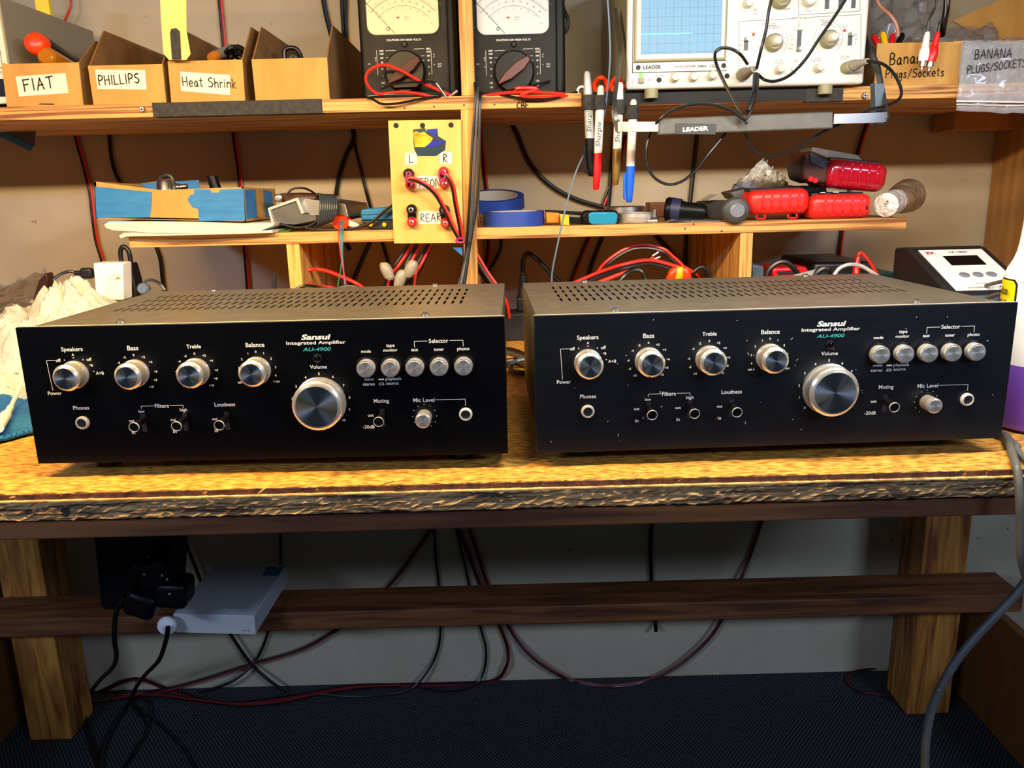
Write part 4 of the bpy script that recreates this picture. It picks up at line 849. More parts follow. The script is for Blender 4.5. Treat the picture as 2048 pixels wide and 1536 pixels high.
def dual(name, label, pts, r=.0019, sep=.0034, ma='red_wire', mb_='black_wire'):
    """two-core speaker wire; cores lie side by side"""
    P = catmull([at(*p) for p in pts], 6); t = thing(name, label, 'cable', P[0]); A_, B_ = [], []
    for i, p in enumerate(P):
        d = (P[min(i+1, len(P)-1)]-P[max(i-1, 0)]).normalized(); n = d.cross(Vector((0, 1, 0)))
        n = n.normalized() if n.length > .05 else Vector((1, 0, 0))
        if i and n.dot(pn) < 0: n = -n
        pn = n; A_.append(p+n*sep/2); B_.append(p-n*sep/2)
    MB().tube(A_, r, 7, 0).build('red_core', ma, t); MB().tube(B_, r, 7, 0).build('black_core', mb_, t)
dual('speaker_wire', 'red and black wire curving down from front left binding post', [(815, 372, 1.21), (820, 358, 1.205), (845, 366, 1.205), (870, 386, 1.21), (890, 420, 1.215), (908, 458, 1.22), (925, 486, 1.224)])
dual('speaker_wire', 'red and black wire curving down from front right binding post', [(880, 350, 1.21), (893, 352, 1.205), (905, 372, 1.205), (912, 410, 1.21), (920, 450, 1.218), (925, 484, 1.222)])
tag(MB().tube([at(818, 354, 1.205)+Vector((.004*math.cos(i), 0, .007*math.sin(i))) for i in range(7)], .0016, 6).build('wire_tie', 'magenta'), 'magenta twist tie on front left binding post', 'tie')
tag(MB().tube([at(884, 352, 1.205)+Vector((.004*math.cos(i), 0, .007*math.sin(i))) for i in range(7)], .0016, 6).build('wire_tie', 'magenta'), 'magenta twist tie on front right binding post', 'tie')
tag(MB().tube([at(921, 481, 1.216)+Vector((.006*math.cos(i), 0, .003*math.sin(i))) for i in range(7)], .0018, 6).build('wire_tie', 'magenta'), 'magenta twist tie at lower right corner of terminal board', 'tie')
# ------------------------------------------------------------------ things on the middle shelf
MS = MTZ
def papers(label, pts, Y, depth, m='paper'):
    """folded paper bundle: closed outline in the front plane, run back along the shelf"""
    mb = MB(); n = len(pts); ny = 5
    for j in range(ny+1):
        for k, (px, py) in enumerate(pts): p = at(px, py, Y); mb.v.append(Vector((p.x+.004*j, Y+depth*j/ny+(.004*math.sin(k) if j == 0 else 0), max(p.z, MS+.0008 if p.x > -.568 else p.z))))
    for j in range(ny):
        for k in range(n): l = (k+1) % n; mb.f.append((j*n+k, j*n+l, j*n+n+l, j*n+n+k))
    mb.f.append(tuple(range(n))); mb.f.append(tuple(range(ny*n, ny*n+n))[::-1]); return tag(mb.build('folded_papers', m), label, 'papers')
papers('lower bundle of folded white papers under the taped cardboard box', [(238, 471), (240, 477), (252, 484), (280, 489), (330, 487), (420, 486), (490, 485), (520, 478), (544, 467), (544, 460), (500, 463), (420, 466), (330, 466), (262, 465), (245, 466)], 1.222, .24)
papers('upper bundle of folded white papers under the taped cardboard box', [(208, 449), (210, 456), (225, 461), (300, 465), (380, 468), (450, 471), (520, 462), (545, 452), (548, 446), (480, 447), (380, 444), (300, 443), (220, 443)], 1.226, .24)
r = thing('cardboard_box', 'open shallow cardboard box patched with blue tape', 'box', at(340, 442, 1.24)); Yb = 1.238
q0, q1, q2, q3 = quadpx(Yb, (192, 437), (492, 443), (487, 374), (188, 363))
zb_ = q0.z; bk = .15; vx = .006
MB().prism([q0, q1, q2, at(320, 380, Yb), q3], (0, .003, 0)).build('front_panel', 'cardboard', r, smooth=False)
MB().prism([q1, q2, q2+Vector((.004, bk, -.004)), q1+Vector((.004, bk, 0))], (-.003, 0, 0)).build('side_panel', 'cardboard', r, smooth=False)
MB().prism([q0, q3, q3+Vector((.004, bk, -.004)), q0+Vector((.004, bk, 0))], (.003, 0, 0)).build('side_panel', 'cardboard', r, smooth=False)
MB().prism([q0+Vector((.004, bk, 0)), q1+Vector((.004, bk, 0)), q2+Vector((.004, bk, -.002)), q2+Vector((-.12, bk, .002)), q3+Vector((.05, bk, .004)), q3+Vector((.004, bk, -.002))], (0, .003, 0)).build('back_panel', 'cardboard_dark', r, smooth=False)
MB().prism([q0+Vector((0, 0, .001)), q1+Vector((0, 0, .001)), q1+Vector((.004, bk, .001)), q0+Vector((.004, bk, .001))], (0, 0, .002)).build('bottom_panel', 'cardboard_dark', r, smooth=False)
MB().prism(quadpx(Yb-.0006, (190, 373), (304, 384), (303, 408), (300, 435), (193, 436)), (0, .0005, 0)).build('blue_tape', 'blue_tape', r, smooth=False)
MB().prism(quadpx(Yb-.0006, (388, 378), (420, 379), (422, 385), (438, 385), (440, 379), (487, 377), (490, 441), (398, 442), (396, 418), (384, 414), (375, 400), (380, 390), (388, 388)), (0, .0005, 0)).build('blue_tape', 'blue_tape', r, smooth=False)
MB().prism([q1+Vector((.0004, .003, .004)), q2+Vector((.0004, .003, -.004)), q2+Vector((.0020, .05, -.004)), q1+Vector((.0020, .05, .004))], (.0005, 0, 0)).build('blue_tape', 'blue_tape', r, smooth=False)
MB().prism([q1+Vector((.0040, .09, .004)), q2+Vector((.0040, .09, -.004)), q2+Vector((.0052, .13, -.008)), q1+Vector((.0052, .13, .004))], (.0005, 0, 0)).build('blue_tape', 'blue_tape', r, smooth=False)
MB().prism([q3+Vector((.0045, bk-.0006, -.002)), q3+Vector((.10, bk-.0006, .001)), q3+Vector((.10, bk-.0006, -.02)), q3+Vector((.0045, bk-.0006, -.02))], (0, -.0005, 0)).build('blue_tape', 'blue_tape', r, smooth=False)
c = at(335, 368, 1.30)
r = thing('metal_fitting', 'chrome cable fitting standing in the blue-taped box', 'fitting', c-Vector((0, 0, .03)))
MB().lathe([(-.03, .010), (0, .0105), (.006, .008)], c-Vector((.004, 0, 0)), (0, .2, 1), 16).build('body', 'steel', r)
MB().tube([c+Vector((-.015, 0, -.01)), c+Vector((-.012, 0, .006)), c+Vector((0, 0, .013)), c+Vector((.009, 0, .008)), c+Vector((.009, 0, -.008))], .0032, 8).build('clamp', 'switch_dark', r)
MB().lathe([(0, .004), (.004, .006), (.008, .006), (.010, .004), (.02, .004)], c+Vector((.010, 0, -.006)), (1, 0, .1), 14).build('threaded_end', 'steel', r)
c = at(428, 367, 1.28); tag(MB().lathe([(-.02, .0085), (.012, .0085)], c, (-.25, 0, 1), 22).build('plastic_cylinder', 'black_plastic', bevel=.0006), 'black cylindrical knob tilted in the blue-taped box', 'knob')
# metal project box with cable coil
r = thing('metal_enclosure', 'open aluminium enclosure with channel-shaped end on middle shelf', 'enclosure', at(590, 450, 1.25))
F = [(535, 416), (594, 395), (597, 398), (608, 426), (603, 429), (592, 402), (540, 420), (548, 446), (543, 448)]
MB().prism(quadpx(1.250, *F), (.045, .10, 0)).build('channel', 'aluminium', r, smooth=False, bevel=.0004)
Bx = quadpx(1.253, (542, 420), (593, 402), (603, 428), (630, 430), (634, 440), (590, 449), (548, 446))
MB().prism(Bx, (.055, .09, 0)).build('case', 'grip_grey', r, smooth=False)
MB().prism(quadpx(1.262, (597, 396), (650, 402), (690, 408), (697, 434), (640, 432), (606, 427)), (.02, .08, 0)).build('cover', 'steel', r, smooth=False, bevel=.0008)
MB().prism(quadpx(1.300, (554, 388), (566, 386), (638, 390), (640, 402), (560, 404)), (.02, .05, 0)).build('orange_case', 'maroon_worn', r, bevel=.002)
MB().lathe([(0, .006), (.004, .0065), (.006, .004)], at(558, 396, 1.296), (-.2, -1, 0), 16).build('jack', 'steel', r)
random.seed(5); t = MB()
for i in range(8):
    c = at(634+i*4.5, 421-i*.4, 1.262); rz_ = .0245-.0009*i
    t.tube([c+Vector((.010*math.cos(a)+.004*math.sin(a), .022*math.cos(a)*-1, rz_*math.sin(a))) for a in [k*math.pi/8 for k in range(17)]], .0017, 7, 3)
tag(t.build('cable_coil', 'grey_wire'), 'grey cable coil wrapped around the aluminium enclosure', 'cable')
wire('black_cable', 'thin black cable arching over the aluminium enclosure', [(572, 390, 1.29), (585, 378, 1.29), (605, 376, 1.29), (625, 384, 1.28), (640, 400, 1.265), (644, 425, 1.255), (630, 445, 1.25), (600, 455, 1.245), (560, 448, 1.25)], .0017)
wire('black_cable', 'black twin cable lying along the shelf edge to terminal board', [(610, 456, 1.245), (650, 460, 1.25), (700, 458, 1.25), (740, 446, 1.25), (765, 425, 1.25), (785, 410, 1.25)], .0020)
wire('black_cable', 'thin grey cable beside the black cable near terminal board', [(620, 460, 1.25), (680, 462, 1.252), (730, 452, 1.252), (760, 433, 1.252), (786, 417, 1.252)], .0014, 'grey_wire')
tag(MB().lathe([(0, .013), (.002, .014), (.003, .012)], Vector((at(566, 459, 1.26).x, 1.262, MS+.0003)), Z, 24).build('green_disc', 'green_plastic'), 'small green plastic disc by the aluminium enclosure', 'disc')
r = thing('wire_spool', 'small orange wire spool near shelf edge left of terminal board', 'spool', at(681, 455, 1.27))
c = at(681, 445, 1.262); MB().lathe([(0, .0125), (.0015, .0125), (.0015, .006), (.012, .006), (.012, .0125), (.0135, .0125)], c, (.15, 1, 0), 28).build('flange', 'orange_plastic', r); MB().cyl(c-Vector((0, .0006, 0)), c+Vector((0, .0004, 0)), .003).build('hub_hole', 'maroon', r)
for m_, dx, nm in (('red_wire', -3, 'red'), ('blue_wire', 1, 'blue'), ('green_wire', 5, 'green')):
    P = [(681+dx, 441, 1.250), (681+dx, 462, 1.232), (681+dx*.8, 485, 1.225), (685+dx*.5, 520, 1.222), ({'red': 693, 'blue': 690, 'green': 675}[nm], 576, 1.22)]
    if nm == 'green': P[3] = (684, 520, 1.222)
    wire(nm+'_wire', 'thin '+nm+' wire hanging over the shelf from the orange spool', P, .0011, m_)
r = thing('blue_tool', 'blue plastic meter case half hidden by the terminal board', 'case', at(755, 445, 1.27))
MB().prism(quadpx(1.262, (720, 421), (726, 418), (792, 412), (792, 440), (722, 441)), (.01, .08, 0)).build('body', 'blue_tool', r, bevel=.003, seg=3)
MB().prism(quadpx(1.262, (720, 441), (792, 440), (792, 459), (740, 459)), (0, .06, 0)).build('lower_half', 'charcoal', r, bevel=.002)
MB().ribbon(quadpx(1.2612, (724, 430), (792, 426)), .0006).build('seam', 'charcoal', r)
for px in (742, 769): MB().lathe([(0, .0030), (.003, .0032), (.003, .0018)], at(px, 449, 1.262), (0, -1, 0), 16).build('terminal', 'yellow_plastic', r)
tag(MB().prism(quadpx(1.30, (696, 420), (706, 416), (711, 432), (700, 436)), (0, .01, 0)).build('grey_clip', 'bluegrey_plastic', bevel=.001), 'small grey clip behind the orange spool', 'clip')
tag(MB().prism(quadpx(1.258, (698, 440), (718, 449), (716, 456), (697, 452)), (0, .008, 0)).build('white_tag', 'paper'), 'white paper tag beside the orange spool', 'tag')
# right half
def tape_roll(label, c, R_, h, tilt=None):
    r = thing('tape_roll', label, 'tape', c); ax = Vector(tilt) if tilt else Z
    MB().lathe([(0, R_*.80), (0, R_), (h, R_), (h, R_*.80)], c, ax, 56, caps=False).build('tape', 'painter_blue', r)
    MB().lathe([(0, R_*.80), (0, R_*.76), (h, R_*.76), (h, R_*.80)], c, ax, 56, caps=False).build('core', 'tape_core', r); return r
cx = (at(965, 440, 1.25).x+at(1091, 440, 1.25).x)/2; RR = .0475; hh = at(1028, 424, 1.242).z-MS-.0005
tape_roll('roll of blue tape lying flat at the shelf front', Vector((cx, 1.240+RR, MS+.0005)), RR, hh)
c2 = at(1010, 428, 1.32); ax_ = Vector((-.06, -.30, 1)).normalized()
tape_roll('roll of blue tape leaning behind the flat blue roll', Vector((cx-.032, 1.405, MS+.006+.020)), .052, .020, (-.05, -.20, 1))
r = thing('orange_clamp', 'orange and black spring clamp beside the blue tape', 'clamp', at(1140, 450, 1.25))
MB().prism(quadpx(1.252, (1120, 428), (1138, 430), (1139, 451), (1122, 450)), (0, .010, 0)).build('pad', 'yellow_plastic', r, bevel=.001)
MB().prism(quadpx(1.265, (1092, 424), (1120, 426), (1119, 446), (1093, 446)), (0, .03, 0)).build('handle', 'orange_dull', r, bevel=.002)
MB().prism(quadpx(1.27, (1090, 420), (1165, 424), (1168, 431), (1093, 426)), (0, .02, 0)).prism(quadpx(1.265, (1139, 434), (1168, 436), (1168, 448), (1139, 446)), (0, .015, 0)).build('arm', 'black_plastic', r, bevel=.001)
r = thing('tape_measure', 'teal and black plastic case between clamp and metal tin', 'case', at(1205, 450, 1.25))
MB().prism(quadpx(1.252, (1177, 428), (1184, 424), (1230, 424), (1236, 429), (1234, 447), (1228, 450), (1184, 449), (1178, 445)), (0, .03, 0)).build('front', 'teal_plastic', r, bevel=.002, seg=3)
MB().prism(quadpx(1.256, (1164, 430), (1172, 422), (1234, 421), (1238, 430), (1236, 450), (1172, 450), (1165, 446)), (0, .04, 0)).build('body', 'black_plastic', r, bevel=.003, seg=3)
c = Vector((at(1272, 440, 1.29).x, 1.285, MS+.0005)); h_ = at(1270, 427, 1.26).z-MS
r = thing('metal_tin', 'round silver metal tin near the middle of the shelf', 'tin', c)
MB().lathe([(0, .030), (.0015, .031), (h_*.42, .031), (h_*.48, .0318), (h_*.56, .0318), (h_*.62, .031), (h_*.95, .031), (h_, .029), (h_, .027), (h_-.002, .026)], c, Z, 40).build('body', 'aluminium', r)
c = Vector((at(1252, 430, 1.36).x, 1.37, MS+.0005)); tag(MB().lathe([(0, .034), (.022, .034), (.023, .031)], c, Z, 40).build('metal_lid', 'steel'), 'flat grey metal lid behind the silver tin', 'lid')  # flat metal lid lying on the shelf behind the tin
c = at(1315, 443, 1.252); r = thing('hose_fitting', 'small bright metal hose fitting right of the tin', 'fitting', c)
MB().lathe([(0, .0062), (.014, .0062), (.015, .005)], c+Vector((-.012, .01, 0)), (1, -.3, 0), 16).lathe([(0, .0035), (.012, .0035)], c+Vector((-.004, .004, .006)), (0, 0, 1), 10).build('body', 'steel', r)
MB().tube([c+Vector((.012, 0, -.003)), c+Vector((.022, -.002, .001)), c+Vector((.034, 0, -.002)), c+Vector((.046, .004, .0)), c+Vector((.052, .006, -.003))], .0028, 8).build('chain', 'switch_dark', r)
r = thing('flashlight', 'black flashlight with navy band lying on the shelf', 'flashlight', at(1370, 435, 1.30))
a, b = at(1331, 418, 1.30), at(1412, 426, 1.28); ax = b-a; Ln = ax.length
a.z = MS+.0195; b.z = MS+.0135
MB().lathe([(0, .0165), (.003, .0185), (.012, .018), (Ln*.5, .0135), (Ln*.9, .0125), (Ln, .009)], a, b-a, 28).build('body', 'black_plastic', r)
MB().lathe([(.010, .0187), (.024, .0172)], a, b-a, 28, caps=False).build('band', 'navy_plastic', r)
sheet('plastic_packet', [at(1335, 444, 1.25), at(1470, 444, 1.25), Vector((at(1460, 440, 1.30).x, 1.31, MS+.004)), Vector((at(1345, 440, 1.30).x, 1.31, MS+.004))], 12, 5, .0012, 'clear_bag', 31, 'flat clear plastic packet on shelf edge before the flashlight', 'packet')
wb1 = Vector((at(1430, 420, 1.36).x, 1.42, MS+.0005)); tag(MB().bb(at(1300, 420, 1.5).x, at(1345, 420, 1.5).x, 1.50, 1.55, MS+.0005, MS+.025).build('wood_block', 'pine_x', bevel=.001), 'small wood block at the back of the shelf', 'block')
# grey round speaker / lamp
a = at(1475, 421, 1.229); r = thing('grey_lamp', 'grey cylindrical lamp with round lens lying on its side', 'lamp', a)
R_ = .0205; bdir = Vector((-.36, 1, 0)).normalized()
MB().lathe([(0, R_*.80), (.002, R_*.95), (.005, R_), (.009, R_), (.012, (a.z-MS)*.96), (.06, (a.z-MS)*.95), (.10, (a.z-MS)*.85), (.108, R_*.5)], a, bdir, 44).build('body', 'flashlight_grey', r)
MB().lathe([(-.001, R_*.50), (.0, R_*.55), (.001, R_*.56)], a, bdir, 32).build('lens', 'lens_grey', r)
MB().box(a+bdir*.055+Vector((-.012, -.004, R_*.92)), (.016, .02, .002), Matrix.Rotation(.35, 3, 'Z') @ Matrix.Rotation(-.5, 3, 'Y')).build('label', 'cream_grey', r)
MB().box(a+bdir*.085+Vector((-R_*.92, 0, 0)), (.002, .012, .012), Matrix.Rotation(.35, 3, 'Z')).build('orange_button', 'orange_plastic', r)
# red rubber-cased meters
def red_case(label, pp, m_, Y, depth, rot, top=True, feet=False, tilt=0):
    P = [at(*p, Y) for p in pp]; c = (P[0]+P[2])/2; wd = (P[1]-P[0]).length; ht = (P[3]-P[0]).length
    r = thing('red_meter', label, 'meter', Vector((c.x, Y, c.z-ht/2)), group='red cased meters piled on the shelf')
    ang = math.atan2((P[1]-P[0]).z, (P[1]-P[0]).x); Rm = Matrix.Rotation(-ang, 3, 'Y')
    cc = Vector((c.x, Y+depth/2, c.z))
    MB().box(cc, (wd, depth, ht), Rm).build('holster', m_, r, bevel=ht*.33, seg=6)
    rb = MB()
    for i in range(5):
        u = wd*(-.28+.145*i); rb.tube([c+Rm @ Vector((u+.002*s*s, -.0008 if abs(s) < .8 else .003, s*ht*.40)) for s in (-1, -.8, -.4, 0, .4, .8, 1)], .0017, 8, 3)
    rb.v = rb.v; rb.build('rib', m_, r)
    MB().box(cc+Rm @ Vector((-.002, .006, ht*.49)), (wd*.86, depth*.8, ht*.16), Rm).build('meter_face', 'charcoal', r, bevel=.002)
    return r, c, Rm, wd, ht
r, c, Rm, wd, ht = red_case('red ribbed meter case beside the grey lamp, left of pile', [(1499, 432), (1622, 427), (1622, 376), (1499, 381)], 'red_rubber', 1.246, .10, 0)
for u in (-.028, .020): MB().tube([c+Vector((u-.006, .002, -ht*.49)), c+Vector((u-.006, -.001, -ht*.49-.005)), c+Vector((u+.006, -.001, -ht*.49-.005)), c+Vector((u+.006, .002, -ht*.49))], .0014, 6, 3).build('hook', 'red_rubber', r)
r, c, Rm, wd, ht = red_case('red ribbed meter case on shelf below the crimson one', [(1623, 440), (1746, 438), (1746, 386), (1623, 391)], 'red_rubber', 1.244, .11, 0)
MB().text('S', c+Vector((wd*.40, -.0012, -.002)), h=.006, bold=.05).build('marking', 'ink', r, smooth=False)
MB().cyl(c+Vector((-.026, .012, ht*.57)), c+Vector((-.026, .012, ht*.60)), .004).cyl(c+Vector((-.006, .012, ht*.57)), c+Vector((-.006, .012, ht*.60)), .0045).build('button', 'cream', r)
r, c, Rm, wd, ht = red_case('glossy crimson ribbed meter tilted on top of the pile', [(1651, 372), (1772, 384), (1784, 330), (1660, 314)], 'crimson_rubber', 1.256, .10, 0)
MB().prism(quadpx(1.262, (1602, 332), (1611, 305), (1625, 302), (1660, 318), (1654, 366), (1630, 366), (1608, 358)), (.0, .07, 0)).build('end_section', 'maroon_worn', r, bevel=.004, seg=3)
MB().prism(quadpx(1.262-.002, (1618, 305), (1655, 320), (1650, 338), (1622, 327)), (0, .01, 0)).build('dark_window', 'charcoal', r, bevel=.001)
MB().prism(quadpx(1.300, (1626, 294), (1716, 310), (1726, 322), (1660, 318), (1622, 302)), (0, .05, 0)).build('cover_plate', 'grip_grey', r, bevel=.001)
MB().lathe([(0, .004), (.004, .004)], at(1620, 358, 1.262), (0, -1, 0), 12).lathe([(0, .004), (.004, .004)], at(1629, 361, 1.262), (0, -1, 0), 12).build('jack', 'red_plastic', r)
tag(MB().prism(quadpx(1.30, (1570, 372), (1652, 371), (1655, 386), (1566, 386)), (0, .08, 0)).build('black_case', 'charcoal', bevel=.002), 'flat black case wedged behind the red meters', 'case')
tag(MB().prism(quadpx(1.29, (1460, 385), (1500, 376), (1520, 380), (1500, 400), (1470, 398)), (0, .06, 0)).build('grey_case', 'grip_grey', bevel=.002), 'dark grey case behind the grey lamp', 'case')
random.seed(9); t = MB(); tri = [at(1452, 386, 1.36), at(1528, 318, 1.38), at(1562, 352, 1.38), at(1592, 388, 1.34)]
sheet('bubble_bag', [at(1448, 390, 1.34), at(1600, 390, 1.34), at(1563, 352, 1.39), at(1527, 318, 1.40)], 16, 12, .0045, 'foil_bag', 41, 'shiny crumpled plastic bag corner standing behind the red meters', 'bag', th=.001)
r = thing('foil_tube', 'rolled shiny packet at right end of the middle shelf', 'packet', at(1780, 440, 1.25))
a = at(1770, 421, 1.247); b = Vector((at(1822, 408, 1.36).x, 1.36, MS+.032)); a.z = MS+.0185
MB().lathe([(0, .012), (.003, .0178), (.03, .018), (.05, .0185)], a, b-a, 24).build('wrapper', 'foil_bag', r)
MB().lathe([(.05, .0185), (.09, .024), (.125, .027)], a, b-a, 24).build('rolled_contents', 'gold_mesh', r)
# ------------------------------------------------------------------ cables along the back wall
W = 1.583
def wdual(label, *pts, **k): dual('speaker_wire', label, [(a, b, W) for a, b in pts], r=.0023, sep=.0044, **k)
def wwire(label, r_, *pts, m='black_wire'): wire('wall_cable', label, [(a, b, W) for a, b in pts], r_, m)
wdual('red and black wire running down wall behind the taped box', (438, -20), (447, 80), (455, 170), (468, 270), (480, 360), (488, 470), (496, 580), (497, 640))
wdual('red and black wire on far left, passing the taped box', (140, 200), (152, 272), (165, 320), (180, 380), (186, 430), (193, 480), (206, 525), (225, 600))
wwire('black cable curving down wall behind the taped box', .0036, (220, 200), (219, 275), (226, 330), (245, 375), (290, 450), (318, 510), (325, 560), (332, 600), (340, 640))
wwire('left thick black cable on wall above the blank bin', .0042, (643, -20), (652, 30), (668, 95), (690, 200), (708, 270), (692, 310), (677, 360), (671, 420), (690, 480), (700, 500))
wwire('thin black cable above the blank bin, near the meter', .0030, (682, -20), (686, 60), (695, 160), (706, 270), (722, 340), (742, 420), (766, 490), (780, 545), (785, 600))
wwire('second thin black cable above the blank bin', .0026, (692, -20), (692, 60), (700, 160), (707, 262))
wwire('black cable slanting left below shelf between the spool wires', .0040, (742, 480), (720, 530), (700, 580), (690, 620))
wdual('dark red and black wire just right of the divider', (955, 200), (963, 290), (974, 390), (978, 470), (975, 520), (965, 545))
wwire('brown-black cable right of divider below middle shelf', .0030, (1003, 470), (1000, 500), (985, 530), (968, 555), (955, 600))
wwire('thick grey cable sweeping diagonally across wall to the right', .0046, (1012, 230), (1032, 264), (1058, 325), (1100, 370), (1150, 398), (1210, 416), (1260, 430), (1310, 470), (1345, 510), (1372, 545), (1400, 580))
wwire('black cable on wall behind the gold-capped marker', .0042, (1232, 240), (1226, 300), (1222, 350), (1216, 415), (1205, 470), (1180, 540), (1172, 600))
wdual('red and black wire on wall behind the blue-capped marker', (1252, 270), (1240, 320), (1210, 400), (1190, 450), (1172, 490), (1150, 545), (1138, 580))
wwire('black cable hanging on wall below the scope handle', .0042, (1398, 240), (1393, 280), (1386, 350), (1380, 405), (1373, 470), (1371, 530), (1375, 600))
wdual('red wire on wall above the crimson meter', (1745, 215), (1732, 255), (1718, 300), (1700, 380), (1685, 460), (1678, 520), (1676, 560))
wire('red_wire', 'short red wire hanging on wall above far left instrument', [(138, -20, 1.57), (142, 8, 1.57), (137, 25, 1.57), (128, 45, 1.57)], .0022, 'red_wire')
MB_ = MB().prism([Vector((at(0, 288, 1.5).x, 1.45, .30)), at(3, 275, 1.5), at(62, 303, 1.5), at(68, 290, 1.5)], (0, .002, 0))
r = thing('hanging_card', 'blue-edged card hanging under shelf at far left', 'card', at(60, 302, 1.45))
MB().prism(quadpx(1.45, (-10, 270), (6, 276), (60, 302), (68, 292), (70, 275), (72, 255), (-10, 255)), (0, .0015, 0)).build('card', 'grip_grey', r, smooth=False)
MB().prism(quadpx(1.449, (-10, 266), (8, 276), (60, 302), (67, 293), (20, 270), (-10, 258)), (0, .0012, 0)).build('blue_edge', 'blue_tape', r, smooth=False)
# ------------------------------------------------------------------ wiring between bench and middle shelf
wire('red_cable', 'thick red cable loop below shelf beside the spool wires', [(742, 590, 1.30), (720, 571, 1.30), (690, 556, 1.30), (650, 541, 1.29), (620, 539, 1.29), (608, 550, 1.28), (612, 563, 1.28), (632, 573, 1.28), (665, 576, 1.28), (690, 590, 1.28)], .0030, 'red_wire')
wire('black_cable', 'black cable hidden behind amplifier under the red loop', [(592, 578, 1.22), (615, 571, 1.22), (660, 578, 1.2), (700, 572, 1.2), (730, 580, 1.2)], .0026)
for i, (a_, lb) in enumerate((((820, 478), 'left bundle of red and black wires below the terminal board'), ((838, 478), 'middle bundle of red and black wires below the terminal board'), ((860, 478), 'right bundle of red and black wires below the terminal board'))):
    dual('speaker_wire', lb, [(a_[0]+4, a_[1], 1.26), (a_[0]-8, a_[1]+25, 1.27), (a_[0]-26+i*2, a_[1]+52, 1.27), (a_[0]-40+i*4, a_[1]+70, 1.27), (a_[0]-52+i*8, a_[1]+110, 1.25)], r=.0024, sep=.0048)
wire('black_cable', 'thick black cable beside the bundles below the terminal board', [(866, 478, 1.28), (850, 515, 1.28), (835, 545, 1.28), (800, 575, 1.27)], .0038)
for i, (px, py, dx, lb) in enumerate(((775, 545, -.3, 'leftmost translucent wire connector below the terminal board'), (800, 560, .3, 'middle translucent wire connector below the terminal board'), (820, 540, .6, 'rightmost translucent wire connector below the terminal board'))):
    tag(MB().lathe([(-.012, .004), (-.008, .008), (.004, .0095), (.012, .008), (.016, .005)], at(px, py, 1.24), (dx, 0, 1), 16).build('wire_connector', 'nut_clear'), lb, 'connector')
dual('speaker_wire', 'upper red and black wire slanting behind the left amplifier corner', [(950, 508, 1.27), (972, 545, 1.27), (995, 578, 1.27), (1010, 605, 1.28), (1016, 635, 1.30)], r=.0026, sep=.0050)
dual('speaker_wire', 'lower red and black wire slanting behind the left amplifier corner', [(950, 525, 1.28), (970, 555, 1.28), (990, 585, 1.28), (1000, 620, 1.28)], r=.0026, sep=.0050)
tag(MB().prism(quadpx(1.236, (905, 495), (924, 495), (925, 512)), (0, .001, 0)).build('tape_scrap', 'blue_tape', smooth=False), 'blue tape scrap stuck to the divider below the terminal board', 'tape')
# outlet strip + power cord between amplifiers
r = thing('power_strip', 'black metal outlet strip lying behind and between the amplifiers', 'power strip', (.06, 1.35, 0))
MB().bb(-.20, .32, 1.332, 1.385, .0008, .0460).build('body', 'charcoal', r, bevel=.002)
MB().bb(-.199, .319, 1.3335, 1.3835, .0462, .0466).build('face', 'switch_dark', r)
MB().lathe([(0, .006), (.003, .006)], at(1036, 628, 1.36), (1, 0, 0), 12).build('rocker', 'black_plastic', r)
c = Vector((at(1047, 600, 1.355).x, 1.358, .0468)); r = thing('power_plug', 'black moulded power plug standing in the outlet strip', 'plug', c)
MB().bb(c.x-.0115, c.x+.0115, c.y-.011, c.y+.011, c.z, c.z+.024).build('body', 'black_rubber', r, bevel=.003, seg=3)
pt = [(.024, .010), (.032, .009), (.040, .0078)]
for i in range(4): pt += [(.041+i*.005, .0078), (.0415+i*.005, .0062), (.0445+i*.005, .0062), (.045+i*.005, .0078)]
MB().lathe(pt, c, Z, 18).build('strain_relief', 'black_rubber', r)
d0 = c+Vector((0, 0, .06)); tag(MB().tube([d0, d0+Vector((0, 0, .02)), at(1047, 520, 1.355), at(1052, 509, 1.35), at(1062, 509, 1.34), at(1080, 524, 1.33), at(1105, 550, 1.31), at(1130, 572, 1.29), at(1150, 600, 1.27)], .0040, 10).build('power_cable', 'black_wire'), 'black power cord arching from plug to behind right amplifier', 'cord')
for i, (lb, P) in enumerate((('flat loop of black cord behind gap between the amplifiers', [(990, 700, .004), (1015, 698, .005), (1040, 705, .005), (1060, 716, .005), (1080, 730, .005)]),
    ('second black cord looping in the gap between the amplifiers', [(990, 708, .012), (1015, 706, .012), (1045, 716, .012), (1070, 722, .012)]),
    ('black cord bundle crossing the gap between the amplifiers', [(990, 724, .004), (1015, 722, .005), (1040, 718, .006), (1062, 713, .007), (1080, 708, .007)]),
    ('lower black cord loop in the gap between the amplifiers', [(1080, 716, .014), (1050, 719, .014), (1030, 724, .012), (1021, 733, .009), (1024, 742, .006), (1045, 746, .005), (1080, 745, .005)]),
    ('white striped black cord in the gap between the amplifiers', [(990, 732, .004), (1015, 730, .004), (1035, 728, .010), (1055, 734, .018), (1080, 736, .018)]))):
    tag(MB().tube([az(*p) for p in P], .0036, 8).build('black_cable', 'black_wire' if i % 2 == 0 else 'grey_wire'), lb, 'cord')
